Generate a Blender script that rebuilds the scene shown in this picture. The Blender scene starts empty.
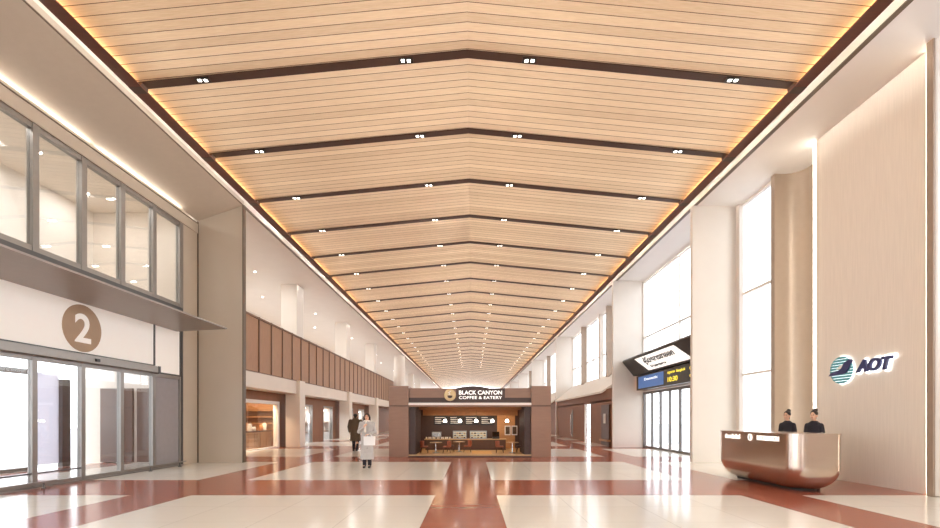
P_DOWN, P_COVE, P_WASH, P_HEAD, P_LOBBY, P_SHOP, P_DISP, P_EDGE, P_KIOSK, P_GAL = 10, 10, 24, 13, 26, 160, 80, 24, 9, 60
P_WORLD, EXPO = 3.8, .32
import bpy, bmesh, math, random
from mathutils import Vector, Matrix
random.seed(7)
PI = math.pi
C = bpy.context.scene.collection
SC = bpy.context.scene

# ------------------------------------------------------------------ materials
def _nt(name):
    m = bpy.data.materials.new(name); m.use_nodes = True
    nt = m.node_tree
    b = nt.nodes['Principled BSDF']
    return m, nt, b

def srgb(r, g, b):
    f = lambda c: (c/255/12.92) if c/255 <= .04045 else ((c/255+.055)/1.055)**2.4
    return (f(r), f(g), f(b), 1)

def mat(name, col, rough=.5, metal=0, spec=.5, var=.05, scale=6, stretch=(1,1,1), bump=0, emit=None, es=0, coat=0):
    """plain material with faint procedural variation"""
    m, nt, b = _nt(name)
    b.inputs['Roughness'].default_value = rough
    b.inputs['Metallic'].default_value = metal
    b.inputs['Specular IOR Level'].default_value = spec
    b.inputs['Coat Weight'].default_value = coat
    tc = nt.nodes.new('ShaderNodeTexCoord'); mp = nt.nodes.new('ShaderNodeMapping')
    mp.inputs['Scale'].default_value = stretch
    nz = nt.nodes.new('ShaderNodeTexNoise'); nz.inputs['Scale'].default_value = scale; nz.inputs['Detail'].default_value = 4
    nt.links.new(tc.outputs['Object'], mp.inputs[0]); nt.links.new(mp.outputs[0], nz.inputs['Vector'])
    rp = nt.nodes.new('ShaderNodeValToRGB')
    lo = tuple(max(0, c*(1-var)) for c in col[:3])+(1,); hi = tuple(min(1, c*(1+var)) for c in col[:3])+(1,)
    rp.color_ramp.elements[0].position = .3; rp.color_ramp.elements[1].position = .7
    rp.color_ramp.elements[0].color = lo; rp.color_ramp.elements[1].color = hi
    nt.links.new(nz.outputs[0], rp.inputs[0]); nt.links.new(rp.outputs[0], b.inputs['Base Color'])
    if bump:
        bp = nt.nodes.new('ShaderNodeBump'); bp.inputs['Strength'].default_value = bump; bp.inputs['Distance'].default_value = .01
        nt.links.new(nz.outputs[0], bp.inputs['Height']); nt.links.new(bp.outputs[0], b.inputs['Normal'])
    if emit:
        b.inputs['Emission Color'].default_value = emit; b.inputs['Emission Strength'].default_value = es
    return m

def emat(name, col, s):
    m, nt, b = _nt(name)
    b.inputs['Base Color'].default_value = (col[0]*.8, col[1]*.8, col[2]*.8, 1)
    b.inputs['Emission Color'].default_value = (col[0], col[1], col[2], 1)
    b.inputs['Emission Strength'].default_value = s
    return m

def glass_mat(name, tint=(.96,.97,.98), gloss=.10, rough=.02):
    m, nt, b = _nt(name)
    nt.nodes.remove(b)
    out = nt.nodes['Material Output']
    tr = nt.nodes.new('ShaderNodeBsdfTransparent'); tr.inputs[0].default_value = tint+(1,)
    gl = nt.nodes.new('ShaderNodeBsdfGlossy'); gl.inputs['Roughness'].default_value = rough
    lw = nt.nodes.new('ShaderNodeLayerWeight'); lw.inputs['Blend'].default_value = .25
    mr = nt.nodes.new('ShaderNodeMapRange'); mr.inputs['To Min'].default_value = gloss*.5; mr.inputs['To Max'].default_value = min(1, gloss*5)
    mx = nt.nodes.new('ShaderNodeMixShader')
    nt.links.new(lw.outputs['Fresnel'], mr.inputs['Value']); nt.links.new(mr.outputs[0], mx.inputs[0])
    nt.links.new(tr.outputs[0], mx.inputs[1]); nt.links.new(gl.outputs[0], mx.inputs[2]); nt.links.new(mx.outputs[0], out.inputs[0])
    return m

def math_node(nt, op, a, b=None):
    n = nt.nodes.new('ShaderNodeMath'); n.operation = op
    for i, v in enumerate((a, b)):
        if v is None: continue
        if isinstance(v, (int, float)): n.inputs[i].default_value = v
        else: nt.links.new(v, n.inputs[i])
    return n.outputs[0]

def mixc(nt, fac, a, b, mode='MIX'):
    n = nt.nodes.new('ShaderNodeMix'); n.data_type = 'RGBA'; n.blend_type = mode
    for idx, v in ((0, fac), (6, a), (7, b)):
        if isinstance(v, (int, float)): n.inputs[idx].default_value = v
        elif isinstance(v, tuple): n.inputs[idx].default_value = v
        else: nt.links.new(v, n.inputs[idx])
    return n.outputs[2]

AX = -0.10          # axis of the hall
def floor_mat():
    m, nt, b = _nt('polished_floor_tiles')
    tc = nt.nodes.new('ShaderNodeTexCoord'); sp = nt.nodes.new('ShaderNodeSeparateXYZ')
    nt.links.new(tc.outputs['Object'], sp.inputs[0])
    x, y = sp.outputs[0], sp.outputs[1]
    mx = math_node(nt, 'FLOORED_MODULO', math_node(nt, 'ADD', x, .12+.6), 6.0)
    inx = math_node(nt, 'LESS_THAN', mx, 1.2)
    my = math_node(nt, 'FLOORED_MODULO', math_node(nt, 'SUBTRACT', y, 9.24), 7.2)
    iny = math_node(nt, 'LESS_THAN', my, 2.3)
    red = math_node(nt, 'MAXIMUM', inx, iny)
    # grout, 1.2 m tiles
    gx = math_node(nt, 'FLOORED_MODULO', math_node(nt, 'ADD', x, .12+.6+.006), 1.2)
    gy = math_node(nt, 'FLOORED_MODULO', math_node(nt, 'SUBTRACT', y, 9.24-.006), 1.2)
    gr = math_node(nt, 'MAXIMUM', math_node(nt, 'LESS_THAN', gx, .010), math_node(nt, 'LESS_THAN', gy, .010))
    # per-tile tone
    cx = math_node(nt, 'FLOOR', math_node(nt, 'DIVIDE', math_node(nt, 'ADD', x, .72), 1.2))
    cy = math_node(nt, 'FLOOR', math_node(nt, 'DIVIDE', math_node(nt, 'SUBTRACT', y, 9.24), 1.2))
    cb = nt.nodes.new('ShaderNodeCombineXYZ'); nt.links.new(cx, cb.inputs[0]); nt.links.new(cy, cb.inputs[1])
    wn = nt.nodes.new('ShaderNodeTexWhiteNoise'); wn.noise_dimensions = '2D'; nt.links.new(cb.outputs[0], wn.inputs['Vector'])
    nz = nt.nodes.new('ShaderNodeTexNoise'); nz.inputs['Scale'].default_value = 3.0; nz.inputs['Detail'].default_value = 5
    nt.links.new(tc.outputs['Object'], nz.inputs['Vector'])
    tone = math_node(nt, 'ADD', math_node(nt, 'MULTIPLY', wn.outputs[0], .5), math_node(nt, 'MULTIPLY', nz.outputs[0], .5))
    cream = mixc(nt, tone, FLOOR_CREAM_A, FLOOR_CREAM_B)
    redc = mixc(nt, tone, FLOOR_RED_A, FLOOR_RED_B)
    col = mixc(nt, red, cream, redc)
    col = mixc(nt, math_node(nt, 'MULTIPLY', gr, .35), col, (.18,.12,.09,1))
    nt.links.new(col, b.inputs['Base Color'])
    b.inputs['Roughness'].default_value = .16
    b.inputs['Specular IOR Level'].default_value = .38
    return m

FLOOR_CREAM_A, FLOOR_CREAM_B = srgb(227,220,207), srgb(234,228,217)
FLOOR_RED_A, FLOOR_RED_B = srgb(156,86,66), srgb(165,93,73)

def plank_mat():
    m, nt, b = _nt('ceiling_oak_planks')
    tc = nt.nodes.new('ShaderNodeTexCoord'); sp = nt.nodes.new('ShaderNodeSeparateXYZ')
    nt.links.new(tc.outputs['Object'], sp.inputs[0])
    y = sp.outputs[1]
    per = 2.9/12
    q = math_node(nt, 'DIVIDE', math_node(nt, 'SUBTRACT', y, 9.53), per)
    fr = math_node(nt, 'FRACT', q); idx = math_node(nt, 'FLOOR', q)
    groove = math_node(nt, 'LESS_THAN', fr, .07)
    wn = nt.nodes.new('ShaderNodeTexWhiteNoise'); wn.noise_dimensions = '1D'; nt.links.new(idx, wn.inputs['W'])
    mp = nt.nodes.new('ShaderNodeMapping'); mp.inputs['Scale'].default_value = (1.2, 22, 1)
    nt.links.new(tc.outputs['Object'], mp.inputs[0])
    nz = nt.nodes.new('ShaderNodeTexNoise'); nz.inputs['Scale'].default_value = 2.5; nz.inputs['Detail'].default_value = 6; nz.inputs['Roughness'].default_value = .65
    nt.links.new(mp.outputs[0], nz.inputs['Vector'])
    t = math_node(nt, 'ADD', math_node(nt, 'MULTIPLY', wn.outputs[0], .28), math_node(nt, 'MULTIPLY', nz.outputs[0], .72))
    rp = nt.nodes.new('ShaderNodeValToRGB')
    e = rp.color_ramp.elements; e[0].position = .25; e[1].position = .75
    e[0].color = PLANK_A; e[1].color = PLANK_B
    nt.links.new(t, rp.inputs[0])
    col = mixc(nt, groove, rp.outputs[0], srgb(100,66,40))
    nt.links.new(col, b.inputs['Base Color'])
    b.inputs['Roughness'].default_value = .55
    bp = nt.nodes.new('ShaderNodeBump'); bp.inputs['Strength'].default_value = .5; bp.inputs['Distance'].default_value = .02
    nt.links.new(math_node(nt, 'SUBTRACT', 1.0, groove), bp.inputs['Height']); nt.links.new(bp.outputs[0], b.inputs['Normal'])
    return m
PLANK_A, PLANK_B = srgb(208,182,147), srgb(242,223,194)

M = {}
M['floor'] = floor_mat(); M['plank'] = plank_mat()
M['cream'] = mat('cream_plaster', srgb(226,216,204), .6, var=.02, scale=1.5)
M['white'] = mat('white_plaster', srgb(236,231,224), .6, var=.015, scale=1.5)
M['beige'] = mat('beige_metal_panel', srgb(192,178,160), .38, var=.02, scale=1.2)
M['doorgrey'] = mat('mid_grey_door_metal', srgb(120,116,114), .4, metal=.3, var=.03)
M['cove'] = mat('brown_beige_cove_metal', srgb(168,151,134), .36, metal=.2, var=.02)
M['soffit'] = mat('beige_soffit_panel', srgb(184,170,153), .4, var=.02)
M['pier'] = mat('pale_beige_panel', srgb(222,214,204), .42, var=.02, scale=1.2)
M['logo_wall'] = mat('pale_wood_wall_panel', srgb(240,231,218), .5, var=.035, scale=3, stretch=(12,12,.5))
M['walnut'] = mat('dark_walnut_board', srgb(92,44,26), .5, var=.12, scale=4, stretch=(1,6,1))
M['beam'] = mat('dark_bronze_beam', srgb(66,42,30), .5, var=.06)
M['trimdark'] = mat('dark_bronze_trim', srgb(98,82,66), .45, var=.05)
M['slat'] = mat('brown_wood_panel', srgb(160,120,90), .5, var=.12, scale=4, stretch=(6,6,.6))
M['slatdark'] = mat('dark_brown_wood_fin', srgb(112,80,58), .5, var=.12, scale=4, stretch=(6,6,.6))
M['shopbrown'] = mat('brown_shopfront_wood', srgb(136,92,64), .6, var=.12, scale=3, stretch=(6,6,.6))
M['alu'] = mat('grey_aluminium', srgb(150,145,140), .35, metal=.55, var=.04)
M['aludark'] = mat('dark_grey_aluminium', srgb(92,90,90), .4, metal=.4, var=.04)
M['canopy'] = mat('canopy_grey_metal', srgb(152,144,138), .38, metal=.3, var=.03)
M['glass'] = glass_mat('clear_glass', gloss=.05)
M['winglass'] = glass_mat('window_glass', gloss=.06)
M['greyglass'] = mat('grey_frosted_panel', srgb(150,144,146), .25, var=.03)
M['brownglass'] = mat('brown_glossy_panel', srgb(112,94,84), .08, var=.04)
M['signwhite'] = mat('cream_sign_panel_added_glow', srgb(236,229,221), .5, var=.01, emit=srgb(255,246,236), es=.16)  # emission added to offset the shade under the canopy, no backlight
M['tan'] = mat('tan_sign_vinyl', srgb(176,146,117), .5, var=.03)
M['desk'] = mat('rose_bronze_metal', srgb(208,190,176), .24, metal=1, var=.03, scale=2)
M['deskdark'] = mat('dark_desk_plinth', srgb(40,32,28), .6)
def frost_mat(name, col):
    m, nt, b = _nt(name); nt.nodes.remove(b); out = nt.nodes['Material Output']
    d = nt.nodes.new('ShaderNodeBsdfDiffuse'); t = nt.nodes.new('ShaderNodeBsdfTranslucent'); mx = nt.nodes.new('ShaderNodeMixShader')
    d.inputs[0].default_value = col; t.inputs[0].default_value = col; mx.inputs[0].default_value = .6
    nt.links.new(d.outputs[0], mx.inputs[1]); nt.links.new(t.outputs[0], mx.inputs[2]); nt.links.new(mx.outputs[0], out.inputs[0])
    return m
M['frost'] = frost_mat('frosted_white_glass', srgb(226,224,230))
M['black'] = mat('black_lacquer', srgb(26,22,20), .35)
M['blackscreen'] = mat('black_display_glass', srgb(18,16,16), .15)
M['led'] = emat('white_led', (1,.93,.82), 9)
M['ledsoft'] = emat('soft_white_led', (1,.93,.85), .08)
M['ledwarm'] = emat('amber_led', (1,.62,.28), 6)
M['caseglow'] = emat('lit_case_back', (1,.85,.6), .35)
M['lamp'] = emat('downlight_lamp', (1,.95,.86), 8)
M['textglow'] = emat('glowing_white_letters', (1,.96,.9), .85)
M['signlight'] = emat('lit_sign_face', (1,.97,.93), .7)
M['yellow'] = emat('yellow_display_text', (.95,.75,.08), .9)
M['whitetext'] = emat('white_display_text', (.9,.95,1), .8)
M['blue'] = emat('blue_display_panel', (.07,.15,.36), .6)
M['orange'] = emat('orange_display_edge', (.9,.42,.15), .6)
M['navy'] = mat('navy_letter_face', srgb(52,58,108), .35, var=.03)
M['teal'] = mat('teal_letter_face', srgb(84,160,166), .35, var=.03)
M['halo'] = emat('halo_backlight', (.93,.96,1), 2.2)
M['kiosk'] = mat('taupe_brown_kiosk_panel', srgb(148,114,94), .4, var=.05, scale=2, stretch=(1,1,6))
M['kioskdark'] = mat('dark_brown_kiosk_panel', srgb(74,54,48), .5, var=.1)
M['finbronze'] = mat('pale_bronze_fin', srgb(158,138,120), .45, var=.05)
M['kwood'] = mat('warm_wood', srgb(190,142,96), .5, var=.15, scale=5, stretch=(1,8,8))
M['kwooddark'] = mat('dark_wood', srgb(88,58,38), .5, var=.15, scale=5, stretch=(1,8,8))
M['floorwood'] = mat('light_wood_floor', srgb(200,166,120), .4, var=.1, scale=5, stretch=(8,1,1))
M['leather'] = mat('brown_leather', srgb(158,88,60), .45, var=.08, bump=.1)
M['darkleather'] = mat('dark_leather', srgb(72,50,44), .45, var=.08, bump=.1)
M['gold'] = mat('gold_metal', srgb(206,178,132), .35, metal=.4, var=.04)
M['chrome'] = mat('chrome', srgb(210,208,205), .15, metal=1, var=.02)
M['china'] = mat('white_china', srgb(238,234,226), .2, var=.02)
M['steel'] = mat('brushed_steel', srgb(160,158,154), .3, metal=.8)
M['cake'] = mat('cake', srgb(222,180,120), .6, var=.2, scale=20)
M['choc'] = mat('chocolate_cake', srgb(96,58,36), .6, var=.2, scale=20)
M['skin'] = mat('skin', srgb(226,178,148), .5, var=.03)
M['hair'] = mat('dark_hair', srgb(38,26,22), .5, var=.2, scale=30)
M['brownhair'] = mat('dark_brown_hair', srgb(60,38,30), .5, var=.2, scale=30)
M['blackcloth'] = mat('black_cloth', srgb(40,36,44), .85, var=.1, bump=.1)
M['greycoat'] = mat('pale_grey_wool', srgb(186,180,176), .9, var=.06, scale=14, bump=.15)
M['olive'] = mat('dark_olive_wool', srgb(96,82,64), .9, var=.08, scale=14, bump=.15)
M['scarf'] = mat('cream_scarf', srgb(236,226,214), .9, var=.05, bump=.15)
M['paper'] = mat('white_paper', srgb(238,236,234), .7, var=.02)
M['shoe'] = mat('black_shoe_leather', srgb(26,22,22), .35)
M['lip'] = mat('lip', srgb(176,92,86), .5)
M['eye'] = mat('dark_eye', srgb(30,22,20), .3)
M['ground'] = mat('pale_paving', srgb(206,208,212), .6, var=.04, scale=2)
M['menu'] = mat('black_menu_board', srgb(34,32,34), .4)
M['menutext'] = emat('menu_chalk_lines', (.8,.78,.72), .35)
M['pic'] = mat('dark_poster_print', srgb(84,66,52), .5, var=.5, scale=9)
M['produce'] = mat('amber_jar', srgb(190,120,60), .25, var=.2)
M['green'] = mat('green_leaf', srgb(70,96,60), .6, var=.2)

# ------------------------------------------------------------------ mesh helpers
class MB:
    def __init__(s): s.v = []; s.f = []
    def add(s, v, f):
        o = len(s.v); s.v += [tuple(p) for p in v]; s.f += [tuple(i+o for i in q) for q in f]; return s
    def box(s, x0, x1, y0, y1, z0, z1):
        x0, x1 = min(x0,x1), max(x0,x1); y0, y1 = min(y0,y1), max(y0,y1); z0, z1 = min(z0,z1), max(z0,z1)
        return s.add([(x0,y0,z0),(x1,y0,z0),(x1,y1,z0),(x0,y1,z0),(x0,y0,z1),(x1,y0,z1),(x1,y1,z1),(x0,y1,z1)],
                     [(0,3,2,1),(4,5,6,7),(0,1,5,4),(1,2,6,5),(2,3,7,6),(3,0,4,7)])
    def prism(s, pts, axis, a, b):
        """polygon pts extruded along axis from a to b. axis 'y': pts are (x,z); 'x': (y,z); 'z': (x,y)"""
        n = len(pts)
        mk = {'y': lambda p, t: (p[0], t, p[1]), 'x': lambda p, t: (t, p[0], p[1]), 'z': lambda p, t: (p[0], p[1], t)}[axis]
        v = [mk(p, a) for p in pts] + [mk(p, b) for p in pts]
        f = [tuple(range(n)), tuple(range(2*n-1, n-1, -1))] + [(i, i+n, (i+1) % n+n, (i+1) % n) for i in range(n)]
        return s.add(v, f)
    def tube(s, pts, r, n=10, caps=True):
        pts = [Vector(p) for p in pts]; rs = r if isinstance(r, (list, tuple)) else [r]*len(pts)
        v = []; f = []
        up = Vector((0,0,1))
        for i, p in enumerate(pts):
            d = (pts[min(i+1, len(pts)-1)]-pts[max(i-1, 0)]).normalized()
            a = d.cross(up) if abs(d.dot(up)) < .95 else d.cross(Vector((1,0,0)))
            a.normalize(); b = d.cross(a)
            for k in range(n):
                t = 2*PI*k/n; v.append(p+(a*math.cos(t)+b*math.sin(t))*rs[i])
        for i in range(len(pts)-1):
            for k in range(n):
                f.append((i*n+k, i*n+(k+1) % n, (i+1)*n+(k+1) % n, (i+1)*n+k))
        if caps: f.append(tuple(range(n-1, -1, -1))); f.append(tuple((len(pts)-1)*n+k for k in range(n)))
        return s.add(v, f)
    def lathe(s, prof, c=(0,0,0), n=20, axis='z'):
        v = []; f = []
        for r, h in prof:
            for k in range(n):
                t = 2*PI*k/n; a, b = r*math.cos(t), r*math.sin(t)
                v.append({'z': (c[0]+a, c[1]+b, c[2]+h), 'x': (c[0]+h, c[1]+a, c[2]+b), 'y': (c[0]+a, c[1]+h, c[2]+b)}[axis])
        for i in range(len(prof)-1):
            for k in range(n): f.append((i*n+k, i*n+(k+1) % n, (i+1)*n+(k+1) % n, (i+1)*n+k))
        f.append(tuple(range(n-1, -1, -1))); f.append(tuple((len(prof)-1)*n+k for k in range(n)))
        return s.add(v, f)
    def ball(s, c, r, n=12):
        rx, ry, rz = r if isinstance(r, (tuple, list)) else (r, r, r)
        v = []; f = []
        m = n//2
        for i in range(1, m):
            a = PI*i/m
            for k in range(n):
                t = 2*PI*k/n; v.append((c[0]+rx*math.sin(a)*math.cos(t), c[1]+ry*math.sin(a)*math.sin(t), c[2]+rz*math.cos(a)))
        v.append((c[0], c[1], c[2]+rz)); v.append((c[0], c[1], c[2]-rz)); T = len(v)-2
        for i in range(m-2):
            for k in range(n): f.append((i*n+k, (i+1)*n+k, (i+1)*n+(k+1) % n, i*n+(k+1) % n))
        for k in range(n):
            f.append((T, k, (k+1) % n)); f.append((T+1, (m-2)*n+(k+1) % n, (m-2)*n+k))
        return s.add(v, f)
    def loft(s, rings, n=20):
        """rings: (cx, cy, z, rx, ry)"""
        v = []; f = []
        for cx, cy, z, rx, ry in rings:
            for k in range(n):
                t = 2*PI*k/n; v.append((cx+rx*math.cos(t), cy+ry*math.sin(t), z))
        for i in range(len(rings)-1):
            for k in range(n): f.append((i*n+k, i*n+(k+1) % n, (i+1)*n+(k+1) % n, (i+1)*n+k))
        f.append(tuple(range(n-1, -1, -1))); f.append(tuple((len(rings)-1)*n+k for k in range(n)))
        return s.add(v, f)

def fix(me):
    bm = bmesh.new(); bm.from_mesh(me); bmesh.ops.recalc_face_normals(bm, faces=bm.faces[:]); bm.to_mesh(me); bm.free()

def obj(name, mb, m, parent=None, smooth=False, bevel=0, loc=None, rz=0):
    me = bpy.data.meshes.new(name); me.from_pydata(mb.v, [], mb.f); me.update(); fix(me)
    me.materials.append(m if not isinstance(m, str) else M[m])
    if smooth:
        for p in me.polygons: p.use_smooth = True
    o = bpy.data.objects.new(name, me); C.objects.link(o)
    if parent: o.parent = parent
    if loc: o.location = loc
    o.rotation_euler.z = rz
    if bevel:
        bv = o.modifiers.new('bevel', 'BEVEL'); bv.width = bevel; bv.segments = 2; bv.limit_method = 'ANGLE'
    if smooth: 
        me.set_sharp_from_angle(angle=math.radians(40))
    return o

def tag(o, label, cat, group=None, kind=None):
    o['label'] = label; o['category'] = cat
    if group: o['group'] = group
    if kind: o['kind'] = kind
    return o

def thing(name, label, cat, loc=(0,0,0), rz=0, group=None):
    o = bpy.data.objects.new(name, None); C.objects.link(o); o.empty_display_size = .1
    o.location = loc; o.rotation_euler.z = rz
    return tag(o, label, cat, group)

def struct(name, mb, m, label, cat, parent=None, **k):
    o = obj(name, mb, m, parent, **k)
    if not parent:
        o['kind'] = 'structure'; o['label'] = label; o['category'] = cat
    return o
def sroot(name, label, cat, loc=(0,0,0)):
    o = thing(name, label, cat, loc); o['kind'] = 'structure'; return o

def dup(root, loc, rz=None, label=None):
    r = root.copy(); C.objects.link(r); r.location = loc
    if rz is not None: r.rotation_euler.z = rz
    if label: r['label'] = label
    for ch in list(root.children):
        c = ch.copy(); C.objects.link(c); c.parent = r
        for g in list(ch.children):
            d = g.copy(); C.objects.link(d); d.parent = c
    return r

# text as a mesh; X, Y, normal given as world axes
FACE_PX = Matrix(((0,0,1,0),(1,0,0,0),(0,1,0,0),(0,0,0,1)))      # faces +X (left wall): text runs +Y
FACE_NX = Matrix(((0,0,-1,0),(-1,0,0,0),(0,1,0,0),(0,0,0,1)))    # faces -X (right wall): text runs -Y
FACE_NY = Matrix(((1,0,0,0),(0,0,-1,0),(0,1,0,0),(0,0,0,1)))     # faces -Y: text runs +X
def text(name, body, size, m, mx, parent=None, extrude=.01, offset=0, shear=0, ax='CENTER', ay='CENTER', width=None, height=None):
    cu = bpy.data.curves.new(name, 'FONT'); cu.body = body; cu.size = size; cu.extrude = extrude/2; cu.offset = offset
    cu.align_x = ax; cu.align_y = ay; cu.shear = shear; cu.resolution_u = 6
    t = bpy.data.objects.new('t', cu); C.objects.link(t)
    bpy.context.view_layer.update()
    me = bpy.data.meshes.new_from_object(t.evaluated_get(bpy.context.evaluated_depsgraph_get()))
    bpy.data.objects.remove(t)
    if len(me.vertices):
        xs = [v.co.x for v in me.vertices]; ys = [v.co.y for v in me.vertices]
        cx, cy = (min(xs)+max(xs))/2, (min(ys)+max(ys))/2
        sx = width/(max(xs)-min(xs)) if width else 1
        sy = height/(max(ys)-min(ys)) if height else 1
        for v in me.vertices: v.co = Vector(((v.co.x-cx)*sx, (v.co.y-cy)*sy, v.co.z))
    me.transform(mx); me.materials.clear(); me.materials.append(M[m])
    me.name = name
    o = bpy.data.objects.new(name, me); C.objects.link(o)
    if parent: o.parent = parent
    return o
def at(loc, base): return Matrix.Translation(Vector(loc)) @ base

def area(name, loc, direction, sx, sy, power, col=(1,1,1), spread=180):
    l = bpy.data.lights.new(name, 'AREA'); l.shape = 'RECTANGLE'; l.size = sx; l.size_y = sy; l.energy = power; l.color = col
    l.spread = math.radians(spread)
    o = bpy.data.objects.new(name, l); C.objects.link(o); o.location = loc
    d = Vector(direction).normalized()
    o.rotation_euler = d.to_track_quat('-Z', 'Y').to_euler()
    return o
# ================================================================== SETTING
YE = 118.0        # far end
Y0 = -8.0         # where the built hall begins, behind the camera
struct('floor', MB().box(-13.2, 12, Y0, YE, -.15, 0), 'floor', 'polished cream tile floor crossed by brick red bands', 'floor')
struct('ground', MB().box(-70, 70, -45, 160, -.30, -.16), 'ground', 'pale paving outside the glass walls', 'ground')

# ---- oak ceiling: two slopes with a plank pattern, walnut borders, bronze beams
RZ, SL = 9.97, .0967
def zc(d): return RZ-SL*abs(d)
HB, HE = 7.48, 7.78
mb = MB()
mb.prism([(AX, RZ), (AX-HE, zc(HE)), (AX-HE, zc(HE)+.15), (AX, RZ+.15)], 'y', Y0, YE)
mb.prism([(AX, RZ), (AX+HE, zc(HE)), (AX+HE, zc(HE)+.15), (AX, RZ+.15)], 'y', Y0, YE)
struct('ceiling', mb, 'plank', 'shallow gabled ceiling of pale oak planks over the hall', 'ceiling')
for s, nm in ((-1, 'left'), (1, 'right')):
    struct('trim_border_'+nm, MB().box(AX+s*HB, AX+s*HE, Y0, YE, 9.115, 9.14), 'walnut',
           'dark walnut border board along the %s edge of the oak ceiling' % nm, 'border board')
    struct('trim_fascia_'+nm, MB().box(AX+s*HE, AX+s*(HE+.10), Y0, YE, 8.89, 9.4), 'cream',
           'cream fascia running under the %s edge of the oak ceiling' % nm, 'fascia')
    struct('trim_bead_'+nm, MB().box(AX+s*(HE-.015), AX+s*(HE+.08), Y0, YE, 8.855, 8.89), 'trimdark',
           'thin dark bead under the %s cream fascia' % nm, 'trim')
BY = [10.87+2.9*k for k in range(-6, 37)]
ordn = ['nearest', 'second', 'third', 'fourth', 'fifth', 'sixth', 'seventh', 'eighth', 'ninth', 'tenth', 'eleventh', 'twelfth']
for i, y in enumerate(BY):
    mb = MB()
    for s in (-1, 1):
        mb.prism([(AX, RZ-.03), (AX+s*7.47, RZ-.03-SL*7.47), (AX+s*7.49, 9.108), (AX+s*HE, 9.108), (AX+s*HE, 9.20), (AX, RZ+.02)], 'y', y-.10, y+.125)
    o = obj('ceiling_beam', mb, 'beam')
    k = i-6
    if 0 <= k < 12: lab = 'dark bronze beam across the oak ceiling, %s from the viewer' % ordn[k]
    elif k < 0: lab = 'dark bronze beam across the oak ceiling behind the viewer'
    else: lab = 'thin looking dark bronze beam across the far oak ceiling, deep down the hall'
    tag(o, lab, 'beam', 'ceiling beams', 'structure')
    if y < 75:
        for s in (-1, 1):
            for d, wh in ((1.43, 'inner'), (6.13, 'outer')):
                x = AX+s*d; z = RZ-.03-SL*d
                t = thing('twin_downlight', 'twin square downlight at the %s %s spot of %s' % (wh, 'west' if s < 0 else 'east',
                          ('the %s ceiling beam' % ordn[k]) if 0 <= k < 12 else 'a beam far down the hall'), 'downlight', (x, y, z-.012), 0, 'twin downlights in the ceiling beams')
                t['label'] = ('twin downlight in the %s ceiling beam, %s, on the %s slope' % (ordn[k], 'by the ridge' if d < 3 else 'by the edge', 'left' if s < 0 else 'right')) if 0 <= k < 12 else 'lit twin square downlight in a far ceiling beam'
                if i == 0 and s == -1 and d < 3:
                    proto_h = obj('housing', MB().box(-.17, .17, -.075, .075, -.004, .02), 'black', t)
                    proto_l = [obj('lamp', MB().box(sx-.036, sx+.036, -.034, .034, -.012, 0), 'lamp', t) for sx in (-.07, .07)]
                else:
                    for p in [proto_h]+proto_l:
                        c = p.copy(); C.objects.link(c); c.parent = t
                area('downlight_beam', (x, y, z-.05), (0,0,-1), .30, .10, P_DOWN*(1 if d > 3 else .8), (1,.96,.90))

# amber cove lamps behind the border boards, white wash added to brighten the ceiling
for i in range(len(BY)-1):
    y = (BY[i]+BY[i+1])/2
    for s in (-1, 1):
        area('cove_light', (AX+s*7.70, y, 9.175), (-s, 0, .12), 2.5, .04, P_COVE, (1,.60,.26))
        area('added_ceiling_wash', (AX+s*7.68, y, 9.185), (-s, 0, .045), 2.5, .03, P_WASH, (1,.94,.86), 14)
for s, nm in ((-1, 'left'), (1, 'right')):
    o = obj('led_strip', MB().box(AX+s*7.62, AX+s*7.65, Y0, YE, 9.141, 9.155), 'ledwarm')
    tag(o, 'amber light strip in the cove along the %s ceiling edge' % ('window side' if s > 0 else 'gallery side'), 'light strip')

# ================================================================== LEFT: ENTRANCE PORTAL
XW = -9.5                              # glass line
XI = -9.42                             # inner edge of portal
struct('soffit_left', MB().prism([(-7.86, 8.87), (XI-.02, 8.32), (XI-.02, 8.45), (-7.86, 9.0)], 'y', Y0, 16.2), 'soffit', 'sloped beige portal soffit above the entrance glazing', 'soffit')
struct('wall_pier_left', MB().box(XI, -7.9, 16.2, 16.34, 0, 8.95), 'beige', 'broad beige portal pier beside the entrance doors', 'pier')
struct('trim_pier_left', MB().box(-7.9, -7.87, 16.17, 16.36, 0, 8.9), 'trimdark', 'dark edge strip on the beige entrance pier', 'trim')
struct('trim_groove', MB().box(XI-.03, XI, 16.16, 16.2, 0, 8.3), 'trimdark', 'thin dark line where the beige pier meets the entrance jamb', 'trim')
struct('wall_jamb_left', MB().box(XW-.12, XI-.03, 15.38, 16.2, 0, 8.22), 'beige', 'beige jamb between the entrance glazing and the pier', 'jamb')
mb = MB(); mb.box(XW-.10, XI, Y0, 16.17, 7.88, 8.20)
struct('wall_header_left', mb, 'beige', 'beige header above the upper entrance windows', 'header')
struct('trim_header_left', MB().box(XI-.01, XI+.02, Y0, 16.17, 8.20, 8.225), 'trimdark', 'thin dark line along the lit top of the entrance header', 'trim')
o = obj('led_strip', MB().box(XI-.09, XI-.06, Y0, 16.1, 8.205, 8.22), 'ledsoft'); tag(o, 'white light strip glowing above the entrance header', 'light strip')
for k in range(5):
    area('header_light', (XI-.03, 13.5-3.6*k, 8.25), (.75, 0, .65), 3.4, .05, P_HEAD, (1,.93,.82))
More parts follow.
